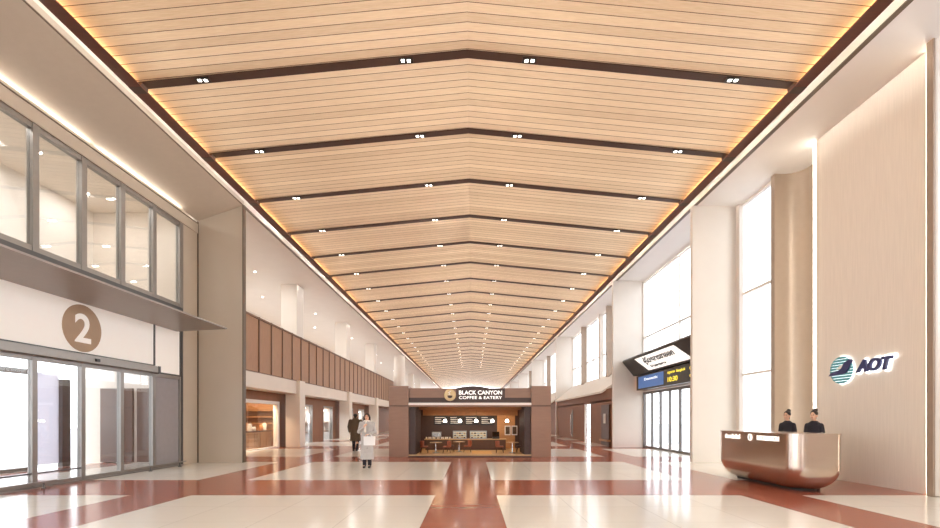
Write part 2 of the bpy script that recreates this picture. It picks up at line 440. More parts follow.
# grid of bays
YG = [15.24-1.27*k for k in range(0, 11)]
cnt = 0
for k in range(len(YG)-1):
    y1, y0 = YG[k], YG[k+1]
    lab = 'window %s from the beige pier in the row above the entrance canopy' % (ordn[k] if k else 'first')
    if k > 5: lab = 'upper window above the canopy beyond the picture edge, bay %d' % k
    w = sroot('window_%d' % (k+1), lab, 'window', (XW, (y0+y1)/2, 5.1))
    h = (y1-y0)/2; mb = MB(); H = 2.76
    mb.box(-.06, .08, h-.075, h+.075, 0, H)                                 # mullion on far side
    mb.box(-.06, .06, -h+.075, h-.075, H-.11, H); mb.box(-.06, .06, -h+.075, h-.075, 0, .13)
    obj('window_frame', mb, 'alu', w)
    obj('sill', MB().box(-.05, .10, -h, h, -.10, 0), 'aludark', w)
    obj('pane', MB().box(-.01, .01, -h+.075, h-.075, .13, H-.11), 'winglass', w)
struct('trim_post_left', MB().box(XW-.12, XW+.05, 15.30, 15.38, 0, 7.9), 'aludark', 'dark grey post between the entrance glazing and the beige jamb', 'post')
struct('canopy', MB().prism([(XW+.02, 4.31), (-7.86, 4.385), (-7.86, 4.425), (XW+.02, 4.47)], 'y', Y0, 15.1), 'canopy', 'thin grey metal canopy projecting over the sliding doors', 'canopy')
struct('wall_spandrel_left', MB().box(XW-.1, XW, Y0, 15.3, 4.42, 5.02), 'alu', 'grey spandrel band behind the entrance canopy', 'spandrel')
# big sign panels between canopy and doors
t = thing('entrance_sign', 'large cream sign panel with a tan disc and number 2 above the doors', 'sign', (XW, 11.42, 3.7))
obj('sign_panel', MB().box(-.06, .03, 2.0-11.42, 13.97-11.42, 3.11-3.7, 4.33-3.7), 'signwhite', t)
obj('panel_frame', MB().box(-.06, .05, 13.97-11.42, 14.03-11.42, 3.09-3.7, 4.33-3.7).box(-.06, .05, 2.0-11.42, 13.97-11.42, 3.07-3.7, 3.11-3.7), 'aludark', t)
d = obj('disc', MB().lathe([(.57, .03), (.57, .045)], axis='x', n=48), 'tan', t)
text('numeral', '2', .95, 'signwhite', at((.05, 0, 0), FACE_PX), d, extrude=.012, offset=.018, width=.47, height=.70)
t = thing('side_panel', 'narrow cream panel over the grey frosted bay beside the entrance jamb', 'panel', (XW, 14.65, 2.9))
obj('cream_panel', MB().box(-.06, .02, -.60, .58, .02, 1.43), 'signwhite', t)
obj('panel_frame', MB().box(-.06, .04, -.62, .65, -.03, .02).box(-.06, .04, .58, .65, .02, 1.43), 'aludark', t)
# door header beam
t = thing('door_operator', 'grey metal operator box running over the sliding doors', 'door operator', (XW, 9, 2.85))
obj('casing', MB().box(-.12, .20, -9, 4.95, .02, .21), 'alu', t, bevel=.01)
obj('end_cap', MB().box(-.12, .215, 4.95, 5.03, .0, .215), 'aludark', t)
obj('sensor', MB().box(.2, .235, 11.6-9, 11.72-9, .07, .14), 'black', t)
# door bays
kinds = ['frosted panel', 'glass leaf', 'glass leaf', 'glass leaf', 'glass leaf', 'glass leaf', 'glass leaf', 'glass leaf', 'glass leaf']
for k in range(9):
    y1, y0 = YG[k], YG[k+1]; h = (y1-y0)/2
    names = ['grey frosted fixed panel beside the entrance jamb', 'glazed entrance door leaf next to the grey frosted panel', 'glazed entrance leaf below and beyond the number disc, brown wall showing through it',
             'glazed entrance leaf directly under the number disc', 'wide glazed entrance leaf showing daylight outside, beside the floor guard rail']
    lab = names[k] if k < 5 else 'entrance door leaf beyond the picture edge, bay %d' % k
    d = sroot('door_%d' % (k+1), lab, 'door', (XW, (y0+y1)/2, 0)); H = 2.87
    mb = MB(); w = .065
    mb.box(-.05, .06, h-w, h+w*.2, 0, H); mb.box(-.05, .05, -h, -h+w, 0, H)
    mb.box(-.05, .05, -h+w, h-w, H-.10, H); mb.box(-.05, .05, -h+w, h-w, 0, .11)
    obj('door_frame', mb, 'alu', d)
    if k == 0:
        obj('panel', MB().box(-.02, .02, -h+w, h-w, .11, H-.10), 'greyglass', d)
    else:
        obj('pane', MB().box(-.01, .01, -h+w, h-w, .11, H-.10), 'glass', d)
        if k in (3, 4): obj('push_bar', MB().box(.03, .055, -h+w, h-w, .30, .335), 'aludark', d)
struct('trim_track', MB().box(XW-.1, XW+.12, Y0, 15.3, 0, .03), 'alu', 'metal floor track under the sliding entrance doors', 'track')
for (a, b, lab) in ((7.3, 10.4, 'low metal guard rail on the floor before the nearest glass door'), (12.9, 15.1, 'low metal guard rail on the floor before the grey frosted panel')):
    t = thing('guard_rail', lab, 'rail', (XW+.30, (a+b)/2, 0))
    L = (b-a)/2
    obj('bar', MB().box(-.02, .02, -L, L, .13, .165), 'alu', t)
    for yy in (-L+.55, L-.3):
        obj('post', MB().lathe([(.05, 0), (.05, .015), (.018, .03), (.018, .13)], c=(0, yy, 0), n=12), 'aludark', t)

# ---- vestibule and outer lobby seen through the glass
struct('wall_vestibule_end', MB().box(-13.4, XW-.12, 16.2, 16.34, 0, 4.3), 'cream', 'pale end wall of the vestibule beyond the doors', 'wall')
for k, (a, b) in enumerate(((-12.75, -11.65), (-11.5, -10.75), (-10.6, -9.75))):
    struct('wall_panel', MB().box(a, b, 16.12, 16.2, .02, 2.55), 'brownglass', '%s glossy brown panel on the vestibule end wall' % ('outermost', 'middle', 'innermost')[k], 'wall panel')
struct('floor_slab', MB().box(-13.2, XW-.12, Y0, 16.2, 4.3, 4.5), 'white', 'white vestibule ceiling slab above the doors', 'slab')
struct('wall_post_outer', MB().box(-13.0, -12.85, 14.75, 15.05, 0, 2.75), 'aludark', 'dark post in the outer vestibule glass', 'post')
struct('wall_outer_fixed', MB().box(-13.0, -12.97, 13.9, 14.75, .12, 2.9), 'frost', 'pale lilac frosted panel of the outer vestibule', 'wall panel')
for k, (a, b) in enumerate(((10.9, 13.9), (7.9, 10.9), (4.9, 7.9))):
    d = sroot('door_%d' % (k+11), 'outer vestibule glass bay with daylight behind, %s' % ('beside the lilac panel', 'next one toward the viewer', 'outside the picture')[k], 'door', (-12.95, (a+b)/2, 0)); h = (b-a)/2
    obj('door_frame', MB().box(-.05, .05, h-.07, h, 0, 2.9).box(-.05, .05, -h, -h+.07, 0, 2.9).box(-.05, .05, -h, h, 2.8, 2.95).box(-.05, .05, -h, h, 0, .1), 'alu', d)
    obj('pane', MB().box(-.01, .01, -h+.07, h-.07, .1, 2.8), 'glass', d)
# upper lobby behind the upper windows
struct('wall_lobby_back', MB().box(-13.2, -13.05, Y0, 25, 4.5, 9.1), 'white', 'white back wall of the room behind the upper windows', 'wall')
struct('ceiling_lobby', MB().box(-13.2, XW-.12, Y0, 16.2, 8.6, 8.75), 'cream', 'cream ceiling of the room behind the upper windows', 'ceiling')
struct('wall_lobby_end', MB().box(-13.2, XW-.12, 16.2, 16.34, 4.5, 9.0), 'cream', 'cream end wall of the room behind the upper windows', 'wall')
for i, (x, y) in enumerate(((-10.6, 9.2), (-10.6, 11.9), (-10.6, 14.4), (-12.1, 9.0), (-12.1, 12.0), (-12.1, 14.8), (-11.3, 4.5))):
    o = obj('recessed_downlight', MB().lathe([(.04, 0), (.04, .03)], n=16), 'lamp', loc=(x, y, 8.575))
    tag(o, 'small round downlight in the ceiling seen through the upper windows, %s' % ('first of the inner line', 'second of the inner line', 'third of the inner line', 'first of the outer line', 'second of the outer line', 'third of the outer line', 'beyond the picture edge')[i], 'downlight')
    area('lobby_light', (x, y, 8.55), (0,0,-1), .3, .3, P_LOBBY, (1,.96,.9))

# ================================================================== LEFT: GALLERY AND SHOPS
struct('ceiling_gallery', MB().box(-15.5, AX-HE-.10, 16.34, YE, 8.9, 9.05), 'white', 'white soffit over the upper gallery', 'ceiling')
struct('floor_gallery', MB().box(-13.2, -9.6, 16.34, YE, 3.6, 4.0), 'cream', 'floor slab of the upper gallery', 'slab')
struct('wall_shops', MB().box(-10.45, -10.3, 16.34, YE, 2.40, 2.86), 'shopbrown', 'brown signboard band above the shopfronts', 'wall')
struct('trim_shop_beam', MB().box(-10.5, -9.42, 16.34, YE, 2.86, 3.58), 'cream', 'cream beam between the shopfronts and the wood parapet', 'beam')
# parapet
struct('wall_gallery', MB().box(-15.5, -15.35, 16.34, YE, 4.0, 8.9), 'white', 'white back wall of the upper gallery', 'wall')
for i, (x, y) in enumerate([(-10.9, 23.6), (-12.7, 28.5), (-11.0, 33), (-12.7, 38), (-11, 43), (-12.7, 48), (-11, 54), (-12, 62), (-12, 72), (-12, 84), (-12, 98), (-12.7, 19.5)]):
    o = obj('recessed_downlight', MB().lathe([(.05, 0), (.05, .03)], n=16), 'lamp', loc=(x, y, 8.872))
    tag(o, 'small round downlight in the white gallery soffit, %s' % (['just past the pier', 'by the first upper column', 'between the first two upper columns', 'by the second upper column', 'past the second upper column', 'by the third upper column'][i] if i < 6 else 'far down the gallery' if i < 11 else 'hidden behind the pier'), 'downlight')
    if i >= 6: o['group'] = 'far gallery downlights'
    area('gallery_light', (x, y, 8.84), (0,0,-1), .5, .5, P_GAL, (1,.96,.91))
t = thing('gallery_parapet', 'long brown wood panelled parapet of the upper gallery, above the shops', 'parapet', (-9.45, 17, 3.55))
for s in range(31):
    yy = 17+1.28*s; y = yy-17
    obj('panel', MB().box(-.10, 0, y+.05, y+1.23, .03, 2.36), 'slat', t)
    obj('fin', MB().box(-.12, .035, y-.04, y+.04, .0, 2.47), 'slatdark', t)
obj('top_rail', MB().box(-.16, .05, -.6, 39.6, 2.36, 2.44), 'slatdark', t)
obj('bottom_rail', MB().box(-.13, .04, -.6, 39.6, -.02, .03), 'slatdark', t)
struct('wall_parapet_far', MB().box(-9.6, -9.42, 57, YE, 3.55, 6.0), 'slat', 'brown parapet far down the gallery', 'parapet')
cols = [25.2, 35.4, 45.6, 66, 76, 86]
for i, y in enumerate(cols):
    lab = ['cream square column after the lit shopfront', 'cream square column left of the walking people', 'cream square column just behind the two people'][i] if i < 3 else 'cream column far down the shop row'
    struct('column', MB().box(-10.0, -9.22, y, y+.8, 0, 3.56), 'cream', lab, 'column', bevel=.02)['group'] = 'shop row columns'
    lab = ['white upper column rising behind the parapet, above the first shop column', 'white upper column rising behind the parapet, second in line', 'white upper column rising behind the parapet, third in line'][i] if i < 3 else 'white upper column far down the gallery'
    struct('column', MB().box(-10.5, -9.6, y+.6, y+1.6, 4.0, 8.9), 'white', lab, 'column', bevel=.03)['group'] = 'gallery columns'
# far portal pier, white
struct('wall_pier_far', MB().loft([(-8.5, 55, 0, .65, .65), (-8.5, 55, 8.95, .65, .65)], n=32), 'white', 'white round column rising behind the cafe kiosk', 'column', smooth=True)
# shopfront walls, interiors
segs = [(16.34, 17.3), (25.0, 28.0), (30.3, 32.5), (34.7, 38.4), (40.6, 42.6), (44.8, YE)]
for i, (a, b) in enumerate(segs):
    struct('wall_shop', MB().box(-10.5, -10.3, a, b, 0, 2.42), 'shopbrown', ['brown wall between the pier and the lit shop', 'brown wall after the lit shopfront', 'brown wall between the two display windows', 'brown wall behind the second column', 'brown wall behind the walking people', 'brown wall along the far shops'][i], 'wall')
struct('wall_shop_back', MB().box(-13.2, -13.0, 16.34, YE, 0, 3.6), 'kwood', 'warm wood wall deep inside the shops', 'wall')
struct('ceiling_shop', MB().box(-13.0, -10.5, 16.34, YE, 2.55, 2.7), 'kwood', 'wood ceiling inside the shops', 'ceiling')
struct('wall_shop_divider', MB().box(-13.0, -10.5, 25.6, 25.8, 0, 2.55), 'kwood', 'wood side wall of the first shop', 'wall')
w = sroot('window_31', 'white framed shopfront opening of the amber lit shop', 'shopfront', (-10.3, 21.15, 0))
obj('window_frame', MB().box(-.2, .05, 3.68, 3.88, 0, 2.42).box(-.2, .05, -3.85, 3.68, 2.26, 2.42).box(-.2, .05, -3.85, -3.65, 0, 2.26).box(-.2, .03, -3.65, 3.68, 0, .07), 'white', w)
obj('pane', MB().box(-.06, -.04, -3.65, 3.68, .07, 2.26), 'winglass', w)
for i in range(3):
    area('shop_light', (-10.72, 18.8+2.6*i, 2.5), (-.35,.2,-1), .3, .8, P_SHOP, (1,.76,.50))
t = thing('shop_counter', 'wood panelled counter inside the amber lit shop', 'counter', (-11.05, 22.2, 0))
obj('body', MB().box(-.35, .3, -3, 3, 0, .85), 'kwood', t)
obj('worktop', MB().box(-.4, .36, -3.05, 3.05, .85, .90), 'kwooddark', t)
for k in range(9): obj('front_board', MB().box(.3, .315, -2.95+.66*k, -2.35+.66*k, .05, .82), 'kwood', t)
t = thing('wall_shelf', 'dark shelf unit on the back wall of the amber lit shop', 'shelf', (-11.6, 25.58, 1.25))
obj('shelf_back', MB().box(-.8, .8, -.05, 0, 0, .75), 'kwooddark', t)
for k in range(3): obj('shelf_board', MB().box(-.8, .8, -.30, -.05, .0+.34*k, .04+.34*k), 'kwood', t)
for i in range(9):
    y = 19.9+.62*i
    t = thing('jar', '%s jar on the counter of the amber lit shop' % ['pale', 'amber', 'white', 'tall amber', 'small white', 'squat amber', 'clear', 'slim white', 'wide amber'][i], 'jar', (-10.98+.1*(i % 2), y, .90), 0, 'jars on the shop counter')
    hh = .22+.08*((i*7) % 3)
    obj('body', MB().lathe([(.09, 0), (.11, .03), (.11, hh-.05), (.07, hh)], n=14), ['china', 'produce', 'china'][i % 3], t, smooth=True)
    obj('lid', MB().lathe([(.075, hh), (.075, hh+.03), (.02, hh+.05)], n=14), 'kwooddark', t)
# display windows further on
for i, (a, b) in enumerate(((28.0, 30.3), (32.5, 34.7), (38.4, 40.6), (42.6, 44.8))):
    w = sroot('window_%d' % (32+i), ['bright display window of the second shop', 'bright display window before the second column', 'display window behind the walking people', 'display window after the walking people'][i], 'shop window', (-10.3, (a+b)/2, 0)); h = (b-a)/2
    obj('window_frame', MB().box(-.2, .03, -h, -h+.06, 0, 2.4).box(-.2, .03, h-.06, h, 0, 2.4).box(-.2, .03, -h, h, 2.32, 2.4), 'alu', w)
    obj('pane', MB().box(-.06, -.04, -h+.06, h-.06, .05, 2.32), 'winglass', w)
    obj('display_side', MB().box(-.9, -.05, h+.03, h+.06, 0, 2.4), 'white', w)
    obj('display_back', MB().box(-.95, -.90, -h-.1, h+.03, 0, 2.4), 'white', w)
    obj('shelf', MB().box(-.85, -.3, -h+.1, h, .62, .66).box(-.85, -.3, -h+.1, h, 1.25, 1.29), 'kwood', w)
    obj('plinth', MB().box(-.85, -.2, -h+.1, h-.1, 0, .55), 'paper', w)
    area('display_light', (-10.75, (a+b)/2, 2.3), (-.3,0,-1), .5, 1.5, P_DISP, (.9,.95,1))
    for k in range(4):
        o = obj('box', MB().box(-.12, .12, -.14, .14, 0, .3), ['paper', 'produce', 'green', 'kwood'][(k+i) % 4], loc=(-10.85, a+.35+.45*k, .66))
        tag(o, '%s box on the shelf of the %s' % (['white', 'amber', 'green', 'tan'][(k+i) % 4], ['second shop display', 'display before the second column', 'display behind the people', 'display after the people'][i]), 'box', 'boxes in the display windows')
        if k == 3: o['label'] = 'end '+o['label']

# ================================================================== RIGHT SIDE
XR = 9.05
struct('soffit_right', MB().prism([(AX+HE+.06, 8.89), (9.32, 8.80), (9.32, 8.95), (AX+HE+.06, 9.0)], 'y', Y0, YE), 'white', 'white soffit between the oak ceiling and the window wall', 'soffit')
struct('ceiling_recess', MB().box(9.32, 10.9, Y0, 14.2, 8.80, 8.95), 'white', 'white soffit over the recess behind the wood wall panel', 'soffit')
# added rear wall behind the viewer, gaps and glazing shaped for desk reflections
struct('wall_rear_added', MB().box(-9.6, 10.8, Y0-.2, Y0, 8.2, 10.2).box(-9.6, -5, Y0-.2, Y0, 0, 3.2).box(-3.4, 2.6, Y0-.2, Y0, 0, 3.2).box(4.4, 10.8, Y0-.2, Y0, 0, 3.2), 'beige', 'added beige wall behind the viewer, gapped for reflections in the desk', 'wall')
for k in range(8):
    xx = -9.6+2.55*k; w = sroot('window_%d' % (101+k), 'tall glazed bay in the added rear wall behind the viewer, %s in the row' % ordn[k].replace('nearest', 'first'), 'window', (xx+1.275, Y0-.1, 3.2))
    obj('window_frame', MB().box(-1.275, -1.12, -.08, .08, 0, 5).box(1.12, 1.275, -.08, .08, 0, 5).box(-1.12, 1.12, -.06, .06, 2.4, 2.52).box(-1.12, 1.12, -.06, .06, 0, .12), 'aludark', w)
    obj('pane', MB().box(-1.12, 1.12, -.01, .01, .12, 5), 'winglass', w)
# reception bay
struct('wall_logo', MB().box(XR, XR+.12, 9.37, 12.36, 0, 8.82), 'logo_wall', 'tall pale wood wall panel behind the reception desk', 'wall')
for k, (a, b, lab) in enumerate(((12.36, 12.52, 'vertical white light strip on the far edge of the wood wall panel'), (9.31, 9.37, 'vertical white light strip on the near edge of the wood wall panel'))):
    o = obj('led_strip', MB().box(XR+.04, XR+.11, a, b, 0, 8.8), 'led'); tag(o, lab, 'light strip')
area('edge_light', (XR+.12, 12.56, 4.1), (.5, 1, 0), .05, 7.8, P_EDGE, (1,.95,.86))
# concave cove between pier and panel
pts = [(XR-.02, 14.02), (9.30, 14.0)]
for k in range(9):
    a = PI/2*k/8; pts.append((9.30+.45*math.sin(a), 13.55+.45*math.cos(a)))
pts += [(9.75, 12.0), (9.95, 12.0), (9.95, 14.2), (XR-.02, 14.2)]
struct('wall_cove_right', MB().prism(pts, 'z', 0, 8.82), 'cove', 'tall concave beige cove beside the wood wall panel', 'wall', smooth=True)
struct('wall_recess_right', MB().box(9.75, 9.9, 9.15, 12.0, 0, 8.82), 'beige', 'recessed wall behind the wood panel', 'wall')
struct('wall_post_right', MB().box(8.90, 10.8, 9.02, 9.16, 0, 9.0), 'pier', 'pale rounded pier at the near end of the reception wall', 'pier', bevel=.04)
struct('trim_post_right', MB().box(8.86, 8.905, 9.03, 9.17, 0, 9.0), 'finbronze', 'brown metal edge of the pale pier at the near end of the reception wall', 'trim', bevel=.015)


def window_bay(n, x, y0, y1, z0, z1, lab, rows, colsn, mull=.05, white=True):
    w = sroot('window_%d' % n, lab, 'window', (x, (y0+y1)/2, z0)); h = (y1-y0)/2; H = z1-z0; mb = MB(); m = mull
    mb.box(-.06, .06, -h, -h+m, 0, H); mb.box(-.06, .06, h-m, h, 0, H); mb.box(-.06, .06, -h, h, 0, m); mb.box(-.06, .06, -h, h, H-m, H)
    for r in rows: mb.box(-.05, .05, -h, h, r-z0-m/2, r-z0+m/2)
    for c in range(1, colsn): yy = -h+2*h*c/colsn; mb.box(-.04, .04, yy-m/2, yy+m/2, 0, H)
    obj('window_frame', mb, 'white' if white else 'alu', w)
    obj('pane', MB().box(-.01, .01, -h+m, h-m, m, H-m), 'winglass', w)
    return w
window_bay(40, 10.7, Y0, 9.0, 3.0, 8.8, 'added tall glazing for extra light beyond the pale pier, outside the picture', [5.75], 5, .07)  # unseen glazing added to bring in light and reflections
struct('wall_right_added', MB().box(10.6, 10.8, Y0, 9.0, 0, 3.0), 'pier', 'added pale wall beside the viewer, reflected in the desk end', 'wall')  # unseen wall added to give the desk end a pale reflection
window_bay(41, 9.24, 14.25, 16.2, 0, 8.8, 'tall bright window between the concave cove and the pale pier', [3.0, 5.75], 1, .07)
struct('wall_pier_right', MB().box(7.6, 9.3, 16.2, 16.36, 0, 8.86), 'pier', 'broad pale pier between the reception window and the departure doors', 'pier')
struct('trim_jamb_right', MB().box(9.10, 9.24, 16.0, 16.2, 0, 8.8), 'pier', 'pale jamb beside the tall reception window', 'jamb')
# departure doors bay 16.36 - 25
XD = 9.15
window_bay(42, XD, 16.36, 25.0, 4.55, 8.75, 'wide bright window above the black departure sign', [5.8], 2, .06)
struct('wall_lintel_right', MB().box(XD-.02, XD+.2, 16.36, 25, 2.95, 4.55), 'white', 'white lintel behind the black departure sign', 'wall')
for k in range(8):
    y1 = 24.95-1.07*k; y0 = y1-1.07; h = (y1-y0)/2
    d = sroot('door_%d' % (21+k), 'bright glazed leaf under the departure display, %s from the far pier' % (ordn[k] if k else 'first'), 'door', (XD, (y0+y1)/2, 0))
    obj('door_frame', MB().box(-.06, .06, h-.05, h+.02, 0, 2.92).box(-.05, .05, -h, -h+.02, 0, 2.92).box(-.05, .05, -h, h, 2.80, 2.92).box(-.05, .05, -h, h, 0, .10), 'doorgrey', d)
    obj('pane', MB().box(-.01, .01, -h+.02, h-.05, .10, 2.80), 'winglass', d)
struct('wall_pier_right.001', MB().box(7.5, 9.3, 25.0, 25.2, 0, 8.86), 'pier', 'broad pale pier between the departure doors and the brown shopfront', 'pier')
# black departure sign, slanted
t = thing('departure_sign', 'long black slanted sign box with lit white panel above the departure doors', 'sign', (0, 20.9, 0))
sec = [(7.98, 4.52), (8.58, 3.78), (9.12, 3.78), (9.12, 4.60), (8.02, 4.60)]
obj('sign_box', MB().prism(sec, 'y', 16.40-20.9, 24.97-20.9), 'black', t)
dn = Vector((8.58-7.98, 0, 3.78-4.52)).normalized(); nrm = Vector((dn.z, 0, -dn.x)).normalized()
if nrm.x > 0: nrm = -nrm
S0 = Vector((7.98, 0, 4.52))
def on_sign(y, u, lift): return S0+dn*u+nrm*lift+Vector((0, y-20.9, 0))
sv = []
for lift in (.0, .02):
    for (y, u) in ((23.2, .09), (18.75, .09), (18.15, .86), (22.6, .86)): sv.append(on_sign(y, u, lift))
pl = obj('lit_panel', MB().add(sv, [(0,1,2,3), (7,6,5,4), (0,4,5,1), (1,5,6,2), (2,6,7,3), (3,7,4,0)]), 'signlight', t)
mx = Matrix((( 0, -dn.x, nrm.x, 0), (-1, 0, 0, 0), (0, -dn.z, nrm.z, 0), (0,0,0,1)))
c = on_sign(20.75, .36, .024); text('sign_lettering', 'ผู้โดยสารขาออก', .5, 'black', Matrix.Translation(c) @ mx, pl, extrude=.008, offset=.02, width=3.3, height=.42)
c = on_sign(21.2, .70, .024); text('sign_lettering', 'Departures', .2, 'black', Matrix.Translation(c) @ mx, pl, extrude=.008, offset=.010, width=1.7, height=.17)
t = thing('flight_display', 'black flight display with blue end panel and yellow text under the slanted sign', 'display', (8.72, 20.9, 3.0))
obj('casing', MB().box(0, .36, 16.5-20.9, 24.9-20.9, 0, .74), 'blackscreen', t)
obj('blue_panel', MB().box(-.012, 0, 21.4-20.9, 24.6-20.9, .08, .68), 'blue', t)
obj('orange_end', MB().box(.02, .34, 24.9-20.9, 24.93-20.9, .05, .70), 'orange', t)
obj('hanger', MB().box(.1, .2, -3, -2.9, .74, .775).box(.1, .2, 2.9, 3, .74, .775), 'black', t)
for (y, z, b, w_, h_, m_) in ((20.05, .54, 'กรุงเทพ  Bangkok', 1.75, .15, 'yellow'), (20.4, .25, '10:30', 1.0, .22, 'yellow'), (18.4, .54, 'Check-in', .8, .13, 'yellow'), (18.4, .24, 'On time', .8, .12, 'yellow'), (22.9, .5, 'Domestic', 1.7, .13, 'whitetext')):
    text('display_text', b, .2, m_, at((-.02, y-20.9, z), FACE_NX), t, extrude=.006, offset=.004, width=w_, height=h_)

# bays beyond: brown shopfronts with sloping cream awnings and tall windows above
def right_bay(ya, yb, n0, first):
    tags = 'first' if first else 'far'
    nm = 'beyond the departure doors' if first else ('in the %s bay beyond the departure doors' % {42: 'second', 59: 'third', 76: 'fourth'}[int(ya)])
    struct('wall_pier_right', MB().box(7.5, 9.3, yb, yb+.2, 0, 8.86), 'pier', 'pale pier at the far end of the shopfront bay '+nm, 'pier')
    L = yb-ya
    struct('wall_upper_right', MB().box(9.0, 9.2, ya+.2, yb, 3.0, 4.3), 'white', 'white wall strip under the tall windows '+nm, 'wall')
    y = ya+.2
    for k, (f0, f1, kind) in enumerate(((0, .29, 'wall'), (.29, .315, 'fin'), (.315, .43, 'win'), (.43, .455, 'post'), (.455, .70, 'win'), (.70, .735, 'fin'), (.735, 1.0, 'wall'))):
        a, b = ya+.2+f0*(L-.2), ya+.2+f1*(L-.2)
        if kind == 'win' or kind == 'wall': window_bay(n0+k, 9.05, a, b, 4.3, 8.7, 'tall bright window %s of the bay %s' % (['by the near pier', '', 'before the middle post', '', 'after the middle post', '', 'by the far pier'][k], nm), [5.9], 2 if b-a > 2 else 1, .06)
        elif kind == 'post': struct('trim_post', MB().box(8.85, 9.1, a, b, 4.3, 8.75), 'white', 'white post between the tall windows '+nm, 'post')
        else: struct('wall_fin', MB().box(8.62, 9.1, a, a+.20, 4.2, 8.75), 'finbronze', '%s bronze fin between the tall windows %s' % ('near' if k < 3 else 'far', nm), 'fin')
    struct('awning', MB().add([(7.42, ya+1.9, 2.98), (9.02, ya+.2, 4.30), (9.02, yb, 4.30), (7.42, yb, 2.98), (7.42, ya+1.9, 3.10), (9.02, ya+.2, 4.42), (9.02, yb, 4.42), (7.42, yb, 3.10)],
           [(0,1,2,3), (7,6,5,4), (0,4,5,1), (1,5,6,2), (2,6,7,3), (3,7,4,0)]), 'white', 'sloping cream awning over the brown shopfront '+nm, 'awning')
    d0, d1 = ya+5.2, ya+6.9
    struct('wall_shop_right', MB().box(7.62, 7.8, ya+.2, d0, 0, 2.6).box(7.62, 7.8, d1, yb, 0, 2.6).box(7.62, 7.8, ya+.2, yb, 2.5, 3.2), 'shopbrown', 'brown wood shopfront under the awning '+nm, 'wall')
    struct('ceiling_shop_right', MB().box(7.8, 9.0, ya+.2, yb, 2.62, 2.72), 'kwooddark', 'dark ceiling of the passage behind the shopfront '+nm, 'ceiling')
    if first:
        d = sroot('door_31', 'bright glass door in the brown shopfront beside the cafe', 'door', (7.68, (d0+d1)/2, 0)); h = (d1-d0)/2
        obj('door_frame', MB().box(-.05, .05, -h, -h+.08, 0, 2.5).box(-.05, .05, h-.08, h, 0, 2.5), 'white', d)
        obj('pane', MB().box(-.01, .01, -h+.08, h-.08, .03, 2.5), 'winglass', d)
        t = thing('door_pull', 'tall curved chrome pull handle on the brown shopfront', 'handle', (7.60, ya+10.6, 0))
        obj('grip', MB().tube([(0, 0, .2), (-.10, 0, .45), (-.12, 0, 1.1), (-.10, 0, 1.8), (0, 0, 2.05)], .045, 10), 'chrome', t, smooth=True)
        obj('backplate', MB().box(-.005, .02, -.14, .14, .15, 2.2), 'trimdark', t)
        t = thing('poster_case', 'dark framed wall case with a small lit print beside the near pier', 'poster case', (7.60, ya+1.6, 0))
        obj('case', MB().box(-.08, .015, -.75, .75, 0, 2.3), 'kwooddark', t)
        obj('print', MB().box(-.10, -.08, -.15, .25, 1.25, 1.8), 'paper', t)
        obj('ledge', MB().box(-.2, .02, -.8, .8, .25, .35), 'kwood', t)
right_bay(25.0, 42.0, 43, True)
right_bay(42.0, 59.0, 53, False)
right_bay(59.0, 76.0, 63, False)
right_bay(76.0, 93.0, 73, False)
struct('wall_right_far', MB().box(9.0, 9.2, 93.2, YE, 0, 8.8), 'white', 'white wall at the far end of the hall', 'wall')
# ================================================================== RECEPTION DESK
def rrect(hx, hy, r, n=8):
    p = []
    for (sx, sy, a0) in ((1,1,0), (-1,1,PI/2), (-1,-1,PI), (1,-1,1.5*PI)):
        for k in range(n+1):
            a = a0+PI/2*k/n; p.append((sx*(hx-r)+r*math.cos(a), sy*(hy-r)+r*math.sin(a)))
    return p
def stack(rings):
    """rings: list of (pts2d, z) with equal counts -> closed solid"""
    mb = MB(); n = len(rings[0][0]); v = []; f = []
    for pts, z in rings: v += [(x, y, z) for x, y in pts]
    for i in range(len(rings)-1):
        for k in range(n): f.append((i*n+k, i*n+(k+1) % n, (i+1)*n+(k+1) % n, (i+1)*n+k))
    f.append(tuple(range(n-1, -1, -1))); f.append(tuple((len(rings)-1)*n+k for k in range(n)))
    return mb.add(v, f)
DX, DY, HX, HY, HT = 7.05, 11.0, .55, 1.52, 1.20
t = thing('reception_desk', 'boat shaped rose bronze metal reception desk in front of the wood wall panel', 'desk', (DX, DY, 0))
rings = []
for k in range(15):
    a = PI/2*k/14; ins = .40*(1-math.sin(a)); z = .03+.49*(1-math.cos(a))
    rings.append((rrect(HX-ins*.85, HY-ins, .30-.12*(ins/.40)*.5), z))
rings += [(rrect(HX, HY, .30), .8), (rrect(HX, HY, .30), HT-.03)]
obj('hull', stack(rings), 'desk', t, smooth=True)
obj('top_rim', stack([(rrect(HX+.006, HY+.006, .30), HT-.03), (rrect(HX+.006, HY+.006, .30), HT)]), 'deskdark' if False else 'desk', t)
obj('plinth', stack([(rrect(HX-.29, HY-.34, .2), 0), (rrect(HX-.29, HY-.34, .2), .045)]), 'deskdark', t)
for (y, b, w_) in ((11.72, 'ประชาสัมพันธ์', .66), (10.33, 'INFORMATION', .76)):
    text('desk_lettering', b, .14, 'textglow', at((-HX-.008, y-DY, 1.075), FACE_NX), t, extrude=.01, offset=.003, width=w_, height=.11 if w_ > .7 else .12)
o = obj('info_symbol', MB().lathe([(.08, 0), (.08, .012)], c=(-HX-.014, 10.98-DY, 1.075), n=28, axis='x'), 'textglow', t)
text('symbol_letter', 'i', .16, 'black', at((-HX-.018, 10.98-DY, 1.075), FACE_NX), o, extrude=.004, offset=.006)

